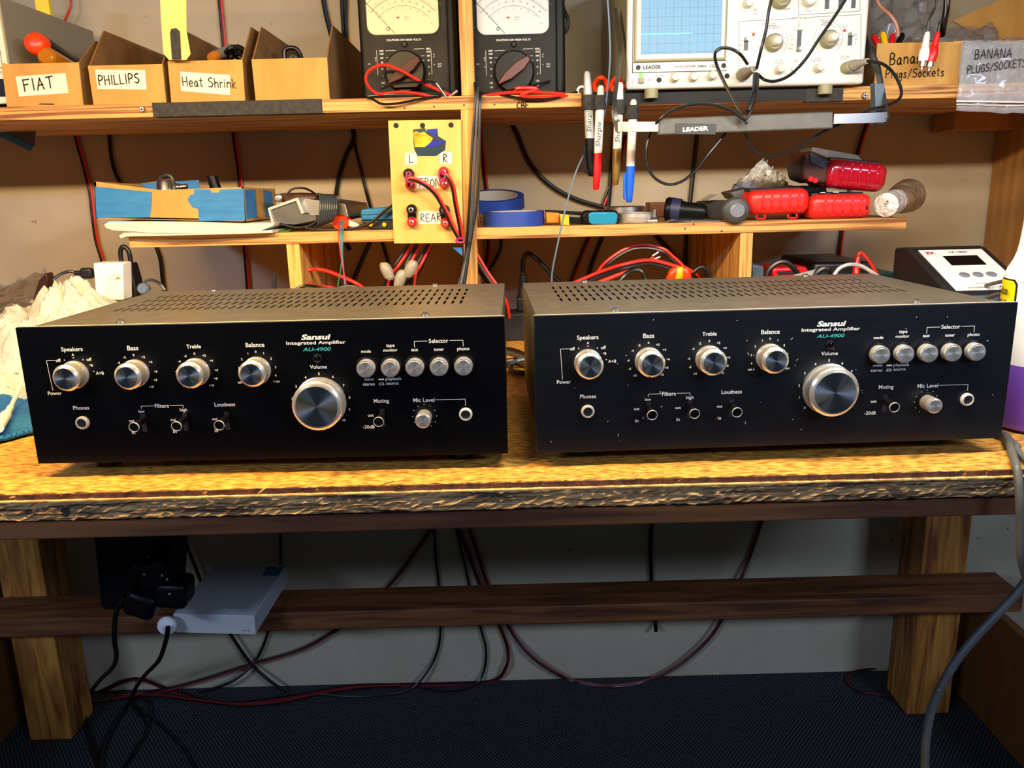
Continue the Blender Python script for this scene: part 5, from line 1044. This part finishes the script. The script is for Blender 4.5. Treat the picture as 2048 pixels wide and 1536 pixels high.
# right cluster
dual('speaker_wire', 'red and black wire arching high behind the right amplifier', [(1190, 556, 1.25), (1215, 525, 1.27), (1255, 499, 1.28), (1290, 493, 1.28), (1325, 500, 1.28), (1345, 516, 1.27), (1362, 532, 1.26), (1368, 548, 1.25)], r=.0024, sep=.0046)
dual('speaker_wire', 'red and black wire in the low arch behind the right amplifier', [(1148, 570, 1.22), (1200, 548, 1.24), (1250, 532, 1.26), (1300, 524, 1.26), (1350, 536, 1.25), (1385, 548, 1.24)], r=.0028, sep=.0058)
wire('red_cable', 'red cable low behind the middle of the right amplifier', [(1185, 570, 1.22), (1215, 558, 1.23), (1250, 545, 1.24), (1270, 540, 1.25)], .0030, 'red_wire')
wire('black_cable', 'thick black cable hump behind the right amplifier', [(1228, 575, 1.20), (1248, 552, 1.21), (1268, 540, 1.21), (1284, 544, 1.21), (1294, 565, 1.20), (1296, 585, 1.2)], .0040)
dual('speaker_wire', 'thin red and black wire end running right to shelf support', [(1368, 535, 1.30), (1385, 545, 1.29), (1400, 560, 1.27)], r=.0018, sep=.0036)
wire('black_cable', 'black cable loop touching the right shelf support', [(1380, 555, 1.25), (1392, 540, 1.25), (1405, 535, 1.25), (1414, 545, 1.25), (1416, 562, 1.25)], .0036)
r = thing('bare_wire_end', 'red wire end with two tinned tips behind right amplifier', 'wire', at(1305, 520, 1.27))
MB().tube([at(1296, 522, 1.27), at(1307, 513, 1.27)], .0018, 8, 0).build('insulation', 'red_wire', r); MB().tube([at(1305, 512, 1.268), at(1317, 504, 1.268)], .0018, 8, 0).tube([at(1307, 519, 1.268), at(1320, 514, 1.268)], .0018, 8, 0).build('tinned_tip', 'steel', r)
for i, (px, py, m_, lb) in enumerate(((1345, 548, 'orange_plastic', 'leftmost red-orange crimp connector behind right amplifier'), (1358, 547, 'yellow_plastic', 'yellow crimp connector behind right amplifier'), (1372, 548, 'orange_plastic', 'rightmost red-orange crimp connector behind right amplifier'))):
    tag(MB().lathe([(-.010, .005), (-.006, .0075), (.006, .0075), (.010, .005)], at(px, py, 1.23), (.4-.3*i, 0, 1), 14).build('crimp_connector', m_), lb, 'connector')
r = thing('equipment_case', 'low black case with green base behind right amplifier', 'case', (.62, 1.42, 0))
xa, xb = at(1628, 530, 1.35).x, at(1745, 530, 1.35).x
MB().bb(xa, xb, 1.35, 1.52, .03, at(1680, 524, 1.35).z).build('case', 'charcoal', r, bevel=.006, seg=3)
MB().bb(xa-.01, at(1795, 545, 1.34).x, 1.34, 1.54, .0008, at(1780, 545, 1.34).z).build('base', 'teal_dark', r, bevel=.004)
r = thing('red_tool_case', 'red plastic case partly hidden behind right amplifier', 'case', at(1580, 550, 1.30))
MB().prism(quadpx(1.28, (1546, 536), (1612, 533), (1620, 545), (1618, 570), (1545, 570)), (0, .07, 0)).build('lid', 'red_plastic', r, bevel=.003); MB().prism(quadpx(1.278, (1555, 543), (1590, 541), (1590, 548), (1557, 549)), (0, .004, 0)).build('recess', 'charcoal', r)
tag(MB().prism(quadpx(1.26, (1505, 530), (1528, 532), (1528, 570), (1505, 570)), (0, .06, 0)).build('grey_box', 'bluegrey_plastic', bevel=.002), 'small blue-grey box right of the shelf support', 'box')
wire('black_cable', 'thick black cable arch right of the shelf support', [(1530, 565, 1.22), (1538, 540, 1.22), (1555, 526, 1.22), (1572, 525, 1.22), (1588, 537, 1.22), (1600, 556, 1.22)], .0042)
tag(MB().prism(quadpx(1.20, (1588, 550), (1636, 538), (1640, 541), (1628, 570), (1588, 570)), (0, .004, 0)).build('metal_bracket', 'aluminium', smooth=False), 'aluminium bracket poking up behind the right amplifier', 'bracket')
wire('grey_cable', 'light grey cable arch behind the right amplifier', [(1668, 550, 1.18), (1680, 536, 1.18), (1700, 529, 1.18), (1722, 532, 1.18), (1745, 545, 1.17), (1765, 560, 1.15)], .0028, 'marker_silver')
wire('black_cable', 'dark cable coil between bracket and light grey cable', [(1628, 560, 1.2), (1634, 545, 1.2), (1648, 537, 1.2), (1660, 543, 1.2), (1664, 560, 1.2)], .0045)
r = thing('banana_lead', 'red banana plug with red lead on black case at right', 'plug', at(1714, 545, 1.30))
c = at(1716, 514, 1.30); b = at(1712, 546, 1.30); MB().lathe([(0, .0030), (.004, .0040), (.012, .0046), (.016, .0056), (.024, .0056), (.026, .0068), ((b-c).length, .0068)], c, b-c, 18).build('plug', 'red_plastic', r)
MB().tube([at(1716, 516, 1.30), at(1718, 507, 1.30), at(1724, 506, 1.30), at(1738, 522, 1.29), at(1752, 545, 1.27), at(1760, 565, 1.25)], .0024, 8).build('lead', 'red_wire', r)
# ------------------------------------------------------------------ soldering station
SYy = 1.16; r = thing('soldering_station', 'black soldering station with white control panel and small display', 'soldering station', (.66, SYy, 0))
px_ = lambda a, b, Y: at(a, b, Y)
fl, fr_ = at(1857, 573, 1.075), at(1978, 573, 1.075); bl, br = at(1790, 510, 1.235), at(1926, 505, 1.235)
x0, x1 = .5975, .7150; yF, yB = 1.085, 1.260
zf_, zk = .098, .148
side = [(yF, 0.001), (yF, zf_-.012), (yF+.006, zf_-.002), (yB-.045, zk-.002), (yB-.03, zk), (yB, zk-.003), (yB, .001)]
MB().prism([(x0, y, z) for y, z in side], (x1-x0, 0, 0)).build('case', 'charcoal', r, bevel=.004, seg=3)
n_ = Vector((0, -(zk-zf_), (yB-.045)-(yF+.006))).normalized(); o_ = Vector(((x0+x1)/2, yF+.006, zf_-.002)); u_ = Vector((0, (yB-.045)-(yF+.006), zk-zf_)); Lu = u_.length; u_.normalize()
def sp(u, v, h=0): return o_+X*u+u_*v+n_*h
hw = (x1-x0)/2-.012
MB().prism([sp(-hw, .006, .0002), sp(hw, .006, .0002), sp(hw, Lu-.006, .0002), sp(-hw, Lu-.006, .0002)], n_*.0008).build('control_panel', 'white_plastic', r, smooth=False)
MB().prism([sp(-.020, Lu*.58, .001), sp(.030, Lu*.58, .001), sp(.030, Lu*.80, .001), sp(-.020, Lu*.80, .001)], n_*.0005).build('display', 'black_plastic', r, smooth=False)
for i in range(3): MB().lathe([(0, .0072), (.0012, .0070), (.002, .005)], sp(-.016+.019*i, Lu*.36, .001), n_, 24).build('button', 'lens_grey', r)
MB().text('ZX', sp(-.034, Lu*.88, .0013), w=.014, h=.008, uy=u_, bold=.05).build('logo', 'dial_red', r, smooth=False)
MB().text('LF-1800', sp(.008, Lu*.89, .0013), w=.026, h=.005, uy=u_, bold=.02).text('SOLDERING STATION', sp(0, Lu*.07+.003, .0013), w=.055, h=.0035, uy=u_).build('lettering', 'ink', r, smooth=False)
MB().text('AccuTherm', sp(0, Lu*.16+.002, .0013), w=.026, h=.0035, uy=u_, shear=.3).build('red_lettering', 'dial_red', r, smooth=False)
MB().bb(x0+.001, x1-.001, yF-.002, yF+.004, zf_-.018, zf_-.005).build('front_lip', 'bluegrey_plastic', r, bevel=.002)
wire('grey_cable', 'upper grey cable between soldering station and bottle', [(1972, 571, 1.10), (1990, 566, 1.08), (2010, 562, 1.05), (2060, 555, 1.0)], .0026, 'grip_grey')
wire('grey_cable', 'lower grey cable between soldering station and bottle', [(1965, 600, 1.08), (1985, 592, 1.06), (2010, 586, 1.03), (2060, 580, 1.0)], .0030, 'grip_grey')
# ------------------------------------------------------------------ bottle
BY = .79
def tanx(px, py, R): k = at(px, py, 1).x; return k*BY+R*math.sqrt(1+k*k)
bx = tanx(2003, 590, .046); r = thing('bottle', 'white plastic bottle of purple liquid with yellow label', 'bottle', (bx, BY, 0))
prof = []
for px, py in ((2003, 568), (2006, 551), (2014, 538), (2026, 520), (2034, 503), (2040, 480), (2046, 450), (2050, 425)):
    k = at(px, py, 1).x; prof.append((at(px, py, BY+.01).z, min(.0458, (bx-k*BY)/math.sqrt(1+k*k))))
zl = at(2040, 742, BY-.04).z
MB().lathe([(.0008, .040), (.004, .045), (.0075, .046), (zl, .046)], (bx, BY, 0), Z, 48).build('liquid_section', 'bottle_purple', r)
MB().lathe([(zl, .046)]+prof+[(prof[-1][0]+.06, prof[-1][1]-.002)], (bx, BY, 0), Z, 48).build('bottle_body', 'bottle_white', r)
MB().lathe([(prof[-1][0]+.06, .020), (prof[-1][0]+.09, .020)], (bx, BY, 0), Z, 32).build('cap', 'white_plastic', r)
lb = MB(); zt_, zb2 = at(2018, 556, BY+.005).z, at(2018, 612, BY).z; n = 10
a0, a1 = math.radians(-212), math.radians(-170)
def bp_(a, z, e=.0006): return Vector((bx+(.046+e)*math.cos(a), BY+(.046+e)*math.sin(a), z))
def band(z0, z1, a0, a1, e, name, m_):
    mb = MB(); n = 10
    for i in range(n+1): a = a0+(a1-a0)*i/n; mb.v += [bp_(a, z0, e), bp_(a, z1-(.004 if i in (0, n) else 0), e)]
    for i in range(n): mb.f.append((2*i, 2*i+2, 2*i+3, 2*i+1))
    mb.build(name, m_, r)
band(zb2, zt_-.0005, a0-.02, a1+.04, .0004, 'label_border', 'ink'); band(zb2, zt_-.002, a0, a1, .0008, 'label', 'label_yellow')
am = math.radians(-189); tx = Vector((-math.sin(am), math.cos(am), 0))
MB().text('Delicate', bp_(am, zt_-.012, .0025), w=.019, h=.0080, ux=tx, bold=.02).text('Glass Latte', bp_(am, zt_-.0225, .0025), w=.021, h=.0072, ux=tx, bold=.02).build('label_lettering', 'ink', r, smooth=False)
# ------------------------------------------------------------------ bench left: rag, cloth, charger, bag
random.seed(12)
def hnoise(x, y, s, k): 
    from mathutils import noise as nz
    return nz.noise(Vector((x*s, y*s, k)))
def rag():
    mb = MB(); NX, NY = 130, 110; xs0, xs1, ys0, ys1 = -.80, -.36, .985, 1.30
    for j in range(NY+1):
        for i in range(NX+1):
            u, v = i/NX, j/NY; x = xs0+(xs1-xs0)*u; y = ys0+(ys1-ys0)*v
            x += .012*hnoise(u*3, v*3, 2, 5); y += .014*hnoise(u*4, v*3, 2, 9)
            base = min(1, v*2.6)*(.055+.026*v)+.012
            an = math.atan2(y-1.13, x+.615); rr_ = math.hypot(x+.615, y-1.13)
            fold = 1+.16*math.sin(7*an+3*hnoise(x, y, 14, 6))*min(1, rr_/.02)+.07*math.sin(17*an+4*hnoise(x, y, 20, 8))*min(1, rr_/.03)
            r2_ = math.hypot((y-1.12)/.04, (x+.615)/.018 if x < -.615 else (x+.615)/.040)
            pk = (.048*math.exp(-r2_**1.5)+.018*math.exp(-(rr_/.085)**2))*fold*(1+.30*hnoise(x*1.3, y, 34, 7))
            edge = min(1, u*7, (1-u)*9, v*8+.15, (1-v)*6)
            h = (base+pk)*edge + (.034*abs(hnoise(x*1.6, y, 13, 1))-.022*abs(hnoise(x, y*1.4, 27, 2))-.009*abs(hnoise(x, y, 60, 3)))*min(1, v*6+.3)+.004*hnoise(x, y, 200, 3)
            if y < .99+.0 and x > -.44: h = min(h, .02)
            mb.v.append(Vector((x, y, max(h, .0015))))
    for j in range(NY):
        for i in range(NX): a = j*(NX+1)+i; mb.f.append((a, a+1, a+NX+2, a+NX+1))
    return mb
RG = rag()
ro = RG.build('rag', 'terry', solid=.003)
fr = MB()
for k in range(420):
    v = random.choice(RG.v[:131*12]+RG.v[131*100:]) if k % 3 else random.choice([q_ for q_ in RG.v[::7] if q_.x < -.56])
    if v.z < .004: continue
    d_ = Vector((random.uniform(-1, 1), random.uniform(-1, .4), random.uniform(.2, 1))).normalized()*random.uniform(.003, .007); s_ = Vector((random.uniform(-1, 1), 0, random.uniform(-.3, .3)))*.002
    fr.tube([v, v+d_+s_, v+d_*.9-s_, v-s_], .0005, 4, 3)
fo = fr.build('terry_loops', 'terry', ro); fo['kind'] = 'stuff'
tag(ro, 'crumpled white terry rag heaped beside and behind the left amplifier', 'rag')
tag(MB().prism([az(-40, 778, .004), az(52, 772, .004), az(56, 796, .004), az(30, 800, .004), az(-40, 812, .004)], (0, 0, .005)).build('folded_paper', 'white_plastic', bevel=.001), 'white folded sheet between the rag and the blue cloth', 'paper')
def mcloth():
    mb = MB(); A_, B_, C_, D_ = az(-60, 812, .001), az(56, 790, .001), az(72, 868, .001), az(-60, 905, .001); NU, NV = 40, 30
    for j in range(NV+1):
        for i in range(NU+1):
            u, v = i/NU, j/NV; p = (A_*(1-u)+B_*u)*(1-v)+(D_*(1-u)+C_*u)*v
            p.z = .006+.003*hnoise(p.x, p.y, 40, 4)+.004*math.sin(v*9+u*3)*.5*(1 if 0 < v < 1 else 0); mb.v.append(p)
    for j in range(NV):
        for i in range(NU): a = j*(NU+1)+i; mb.f.append((a, a+1, a+NU+2, a+NU+1))
    return mb
tag(mcloth().build('microfibre_cloth', 'microfibre', solid=.005), 'blue ribbed microfibre cloth at left edge of the bench', 'cloth')
r = thing('white_cable', 'white cable with long white plug lying over the blue cloth', 'cable', az(10, 845, .015))
MB().tube([az(47, 758, .030), az(38, 780, .024), az(28, 800, .020), az(20, 818, .018)], .0024, 8).build('cord', 'white_wire', r)
MB().tube([az(21, 815, .018), az(12, 832, .017)], .0036, 10, 0).build('strain_relief', 'white_wire', r); MB().tube([az(12, 830, .017), az(-4, 856, .016)], .0056, 12, 0).build('plug', 'white_plastic', r)
r = thing('charger', 'white square charger block standing behind the white rag', 'charger', at(215, 600, 1.20))
q = quadpx(1.20, (186, 526), (245, 526), (247, 600), (192, 600))
MB().prism(q, (0, .03, 0)).build('body', 'white_plastic', r, bevel=.002, seg=3)
wire('white_cable', 'thin white cable loop hanging on the white charger', [(242, 556, 1.195), (232, 547, 1.19), (222, 555, 1.19), (217, 575, 1.19), (219, 600, 1.19)], .0016, 'white_wire')
r = thing('cable_plug', 'black cable plug entering the left side of the white charger', 'plug', at(175, 546, 1.212))
a, b = at(162, 546, 1.212), at(187, 547, 1.212); MB().box((a+b)/2, ((b-a).length, .011, .016)).build('plug', 'black_rubber', r, bevel=.004, seg=4)
MB().tube([a+Vector((.002, 0, 0)), a+Vector((-.009, 0, 0))], .0036, 8, 0).tube([a+Vector((-.007, 0, 0)), at(140, 543, 1.21), at(122, 548, 1.20), at(105, 560, 1.19)], .0022, 8).build('cord', 'black_wire', r)
r = thing('wall_plug', 'black plug with cable loop right of the white charger', 'plug', at(258, 590, 1.24))
MB().prism(quadpx(1.235, (246, 528), (258, 526), (268, 560), (275, 600), (250, 600)), (0, .03, 0)).build('body', 'black_rubber', r, bevel=.003, seg=3)
MB().tube([at(246, 535, 1.24), at(241, 510, 1.24), at(243, 496, 1.24), at(250, 494, 1.24), at(258, 505, 1.24), at(262, 530, 1.24), at(266, 560, 1.24)], .0034, 10).build('cord', 'black_wire', r)
r = thing('cable_end', 'dark round connector and cord at back corner of left amplifier', 'connector', at(290, 580, 1.15))
MB().lathe([(0, .007), (.010, .008), (.012, .006)], at(292, 578, 1.13), (0, -1, .2), 18).build('connector', 'bluegrey_plastic', r); MB().tube([at(286, 580, 1.14), at(288, 566, 1.15), at(300, 560, 1.16), at(318, 566, 1.18), at(330, 580, 1.18)], .0024, 8).build('cord', 'grey_wire', r)
tag(MB().prism(quadpx(1.21, (543, 550), (549, 544), (551, 546), (551, 600), (542, 600)), (0, .006, 0)).build('black_clip', 'black_matte', bevel=.001), 'small black clip end showing above the left amplifier', 'clip')
sheet('clear_bag', [az(-60, 655, .03), az(60, 615, .03), at(92, 535, 1.22), at(-60, 590, 1.20)], 14, 12, .006, 'clear_bag_dull', 51, 'grey clear plastic bag slumped behind the white rag', 'bag')
tag(MB().prism([at(60, 612, 1.26), at(78, 560, 1.28), at(92, 545, 1.28), at(96, 560, 1.28), at(80, 625, 1.26)], (0, .02, 0)).build('dark_strap', 'maroon_worn', bevel=.002), 'dark brown strap beside the grey plastic bag', 'strap')
# ------------------------------------------------------------------ cord over the front edge at right
tag(MB().tube([Vector((.462, .90, .0045)), Vector((.4585, .80, .0045)), az(2004, 868, .006), az(2015, 880, .006), az(2024, 905, .005), az(2031, 928, .0045), at(2036, 950, .658), at(2039, 990, .652), at(2041, 1050, .650), at(2043, 1120, .65), at(2060, 1180, .66)], .0036, 12).build('grey_cable', 'grip_grey'), 'thick grey cord draped over front bench edge at right', 'cord')
tag(MB().tube([Vector((.50, .90, .0045)), az(2020, 880, .005), az(2034, 900, .005), az(2060, 928, .005)], .0030, 10).build('grey_cable', 'grip_grey'), 'second grey cord on bench beside the purple bottle', 'cord')
tag(MB().tube([at(2080, 1100, .70), at(2048, 1168, .70), at(2000, 1222, .70), at(1955, 1270, .70), at(1915, 1318, .70), at(1885, 1368, .70), at(1863, 1420, .70), at(1853, 1470, .70), at(1850, 1520, .70), at(1850, 1600, .70)], .0042, 12).build('grey_cable', 'grip_grey'), 'thick grey cord swinging down across the right bench leg', 'cord')
# ------------------------------------------------------------------ under the bench
UY = 1.20; r = thing('power_supply', 'black box with plugged adapters hanging under the bench', 'power supply', at(260, 1230, UY))
MB().prism(quadpx(UY, (176, 1000), (335, 1000), (340, 1110), (335, 1215), (206, 1222), (200, 1210)), (0, .08, 0)).build('box', 'black_plastic', r, bevel=.006, seg=3)
for i, (px, py, s) in enumerate(((315, 1140, .055), (350, 1180, .050), (290, 1200, .048))): c = at(px, py, UY-.02); MB().box(c, (s, .05, s*.9), Matrix.Rotation(.3*i-.2, 3, 'Y')).build('adapter', 'black_plastic', r, bevel=.010, seg=4)
for px, py in ((297, 1113), (324, 1151), (334, 1159), (339, 1188), (288, 1149)): MB().lathe([(0, .0022), (.001, .001)], at(px, py, UY-.046), (0, -1, 0), 10).build('indicator', 'lens_grey', r)
r = thing('product_box', 'flat pale grey box with blue sticker lying on lower rail', 'box', (-.52, 1.36, RT+.0005))
def wbx(z): return [Vector((-.5951, 1.278, z)), Vector((-.4500, 1.264, z)), Vector((-.4440, 1.458, z)), Vector((-.5890, 1.466, z))]
zt2 = -.4555; MB().prism(wbx(RT+.0008), (0, 0, zt2-(RT+.0008))).build('carton', 'box_grey', r, bevel=.0015)
T0 = wbx(zt2+.0003); uu = (T0[1]-T0[0]); vv = (T0[3]-T0[0])
MB().prism([T0[0]+uu*.76+vv*.78, T0[0]+uu*.97+vv*.78, T0[0]+uu*.97+vv*.97, T0[0]+uu*.76+vv*.97], (0, 0, .0003)).build('sticker', 'tape_blue_label', r, smooth=False)
MB().text('Blackview', T0[0]+uu*.55+vv*.55+Vector((0, 0, .0004)), w=.030, h=.004, uy=Y_).build('faint_lettering', 'grey_print', r, smooth=False)
MB().prism([Vector((-.5951, 1.2765, RT+.0012)), Vector((-.4500, 1.2625, RT+.0012)), Vector((-.4500, 1.2625, RT+.026)), Vector((-.4620, 1.2637, RT+.012)), Vector((-.5951, 1.2765, RT+.012))], (0, -.0006, 0)).build('front_flap', 'paper', r, smooth=False)
MB().text('5.9 OS', Vector((-.466, 1.2628, RT+.0085)), w=.014, h=.003, ux=Vector((1, -.096, 0))).build('red_lettering', 'dial_red', r, smooth=False)
c = at(336, 1249, 1.262); tag(MB().lathe([(0, .0155), (.006, .0165), (.010, .014), (.012, .008)], c, (0, -1, .1), 24).build('white_plug', 'white_plastic'), 'white round plug at front corner of the pale grey box', 'plug')
def floorpt(px, py): p = az(px, py, ZF+.004); return p
def ucable(label, r_, pts, m='black_wire'):
    P = [at(*p) if len(p) == 3 else floorpt(*p) for p in pts]; tag(MB().tube(P, r_, 8).build('cable', m), label, 'cable')
def udual(label, pts, r_=.0022, sep=.0042):
    P = catmull([at(*p) if len(p) == 3 else floorpt(*p) for p in pts], 6); t = thing('speaker_wire', label, 'cable', P[0]); A_, B_ = [], []
    for i, p in enumerate(P):
        d = (P[min(i+1, len(P)-1)]-P[max(i-1, 0)]).normalized(); n = d.cross(Vector((0, 1, 0)) if abs(d.y) < .6 else Z).normalized()
        if i and n.dot(pn) < 0: n = -n
        pn = n; A_.append(p+n*sep/2); B_.append(p-n*sep/2)
    MB().tube(A_, r_, 7, 0).build('red_core', 'dark_red_wire', t); MB().tube(B_, r_, 7, 0).build('black_core', 'black_wire', t)
ucable('black cable dropping from the black box in front of the rail', .0042, [(252, 1195, 1.19), (236, 1215, 1.19), (230, 1240, 1.19), (229, 1280, 1.20), (233, 1310, 1.25), (225, 1335, 1.35), (200, 1360, 1.45), (182, 1385), (172, 1420), (176, 1470), (196, 1530), (215, 1580)])
ucable('black cable leading from white plug down to the carpet', .0042, [(336, 1255, 1.24), (332, 1280, 1.26), (318, 1320, 1.35), (290, 1350, 1.45), (272, 1375, 1.5), (262, 1400), (245, 1425), (222, 1460), (205, 1500), (198, 1560)])
ucable('thin black cable looping on carpet at lower left', .0030, [(262, 1405), (285, 1396), (300, 1415), (296, 1440), (275, 1425), (258, 1400), (290, 1440), (292, 1465), (270, 1500), (245, 1540)])
ucable('thin black cable running diagonally over carpet lower left', .0022, [(296, 1432), (330, 1460), (360, 1490), (385, 1530), (395, 1560)])
ucable('black cable slanting down behind the pale grey box', .0036, [(362, 1060, 1.57), (385, 1120, 1.57), (410, 1180, 1.57), (440, 1235, 1.57), (462, 1270, 1.57), (500, 1325, 1.57), (540, 1362, 1.56), (575, 1385)])
ucable('thin black cable above the blue sticker of the box', .0030, [(560, 1050, 1.58), (561, 1130, 1.58), (552, 1200, 1.58), (535, 1268, 1.58), (518, 1310, 1.58), (500, 1335, 1.57), (460, 1365, 1.56), (400, 1385)])
udual('dark red and black wire slanting left under the bench middle', [(868, 1050, 1.58), (830, 1105, 1.58), (775, 1175, 1.57), (700, 1240, 1.57), (660, 1268, 1.57), (600, 1300, 1.57), (500, 1330, 1.57), (420, 1355, 1.57), (350, 1375, 1.57), (290, 1385), (190, 1388)])
ucable('single black cable under middle of the bench', .0028, [(868, 1050, 1.58), (871, 1110, 1.58), (878, 1175, 1.58), (881, 1262, 1.58), (872, 1310, 1.58), (850, 1350, 1.57), (820, 1378), (770, 1390), (700, 1393), (640, 1388)])
ucable('black cable right of middle hanging to the carpet', .0028, [(910, 1050, 1.58), (925, 1110, 1.58), (940, 1175, 1.58), (962, 1258, 1.58), (972, 1300, 1.58), (968, 1340, 1.58), (950, 1370), (900, 1382), (840, 1375)])
udual('red and black wire bending back left onto the carpet', [(915, 1050, 1.58), (938, 1110, 1.58), (963, 1175, 1.58), (1002, 1258, 1.58), (1016, 1300, 1.58), (1012, 1335, 1.57), (985, 1362), (900, 1368), (800, 1370), (700, 1372), (600, 1390), (500, 1404), (430, 1404), (340, 1380), (270, 1358, 1.57), (200, 1385)])
udual('red and black wire sagging in wide loop below the bench', [(935, 1045, 1.58), (955, 1105, 1.58), (978, 1175, 1.58), (1020, 1258, 1.58), (1060, 1310, 1.57), (1110, 1345, 1.57), (1150, 1362), (1220, 1372), (1290, 1362), (1350, 1335, 1.57), (1410, 1285, 1.57), (1442, 1240, 1.57), (1480, 1160, 1.57), (1500, 1110, 1.58), (1525, 1035, 1.58)])
udual('dark red wires lying along the foot of wall at left', [(180, 1406), (260, 1394), (320, 1392), (400, 1402), (480, 1410), (560, 1405), (640, 1388), (720, 1376), (800, 1372)])
ucable('thick black cable hanging on wall right of centre', .0044, [(1304, 1035, 1.58), (1301, 1090, 1.58), (1303, 1165, 1.58), (1310, 1240, 1.58), (1312, 1262, 1.56)])
udual('thin red and black wire loop on carpet by right leg', [(1800, 1338), (1760, 1337), (1715, 1342), (1695, 1352), (1700, 1370), (1725, 1385), (1760, 1390), (1800, 1395)], .0015, .0028)
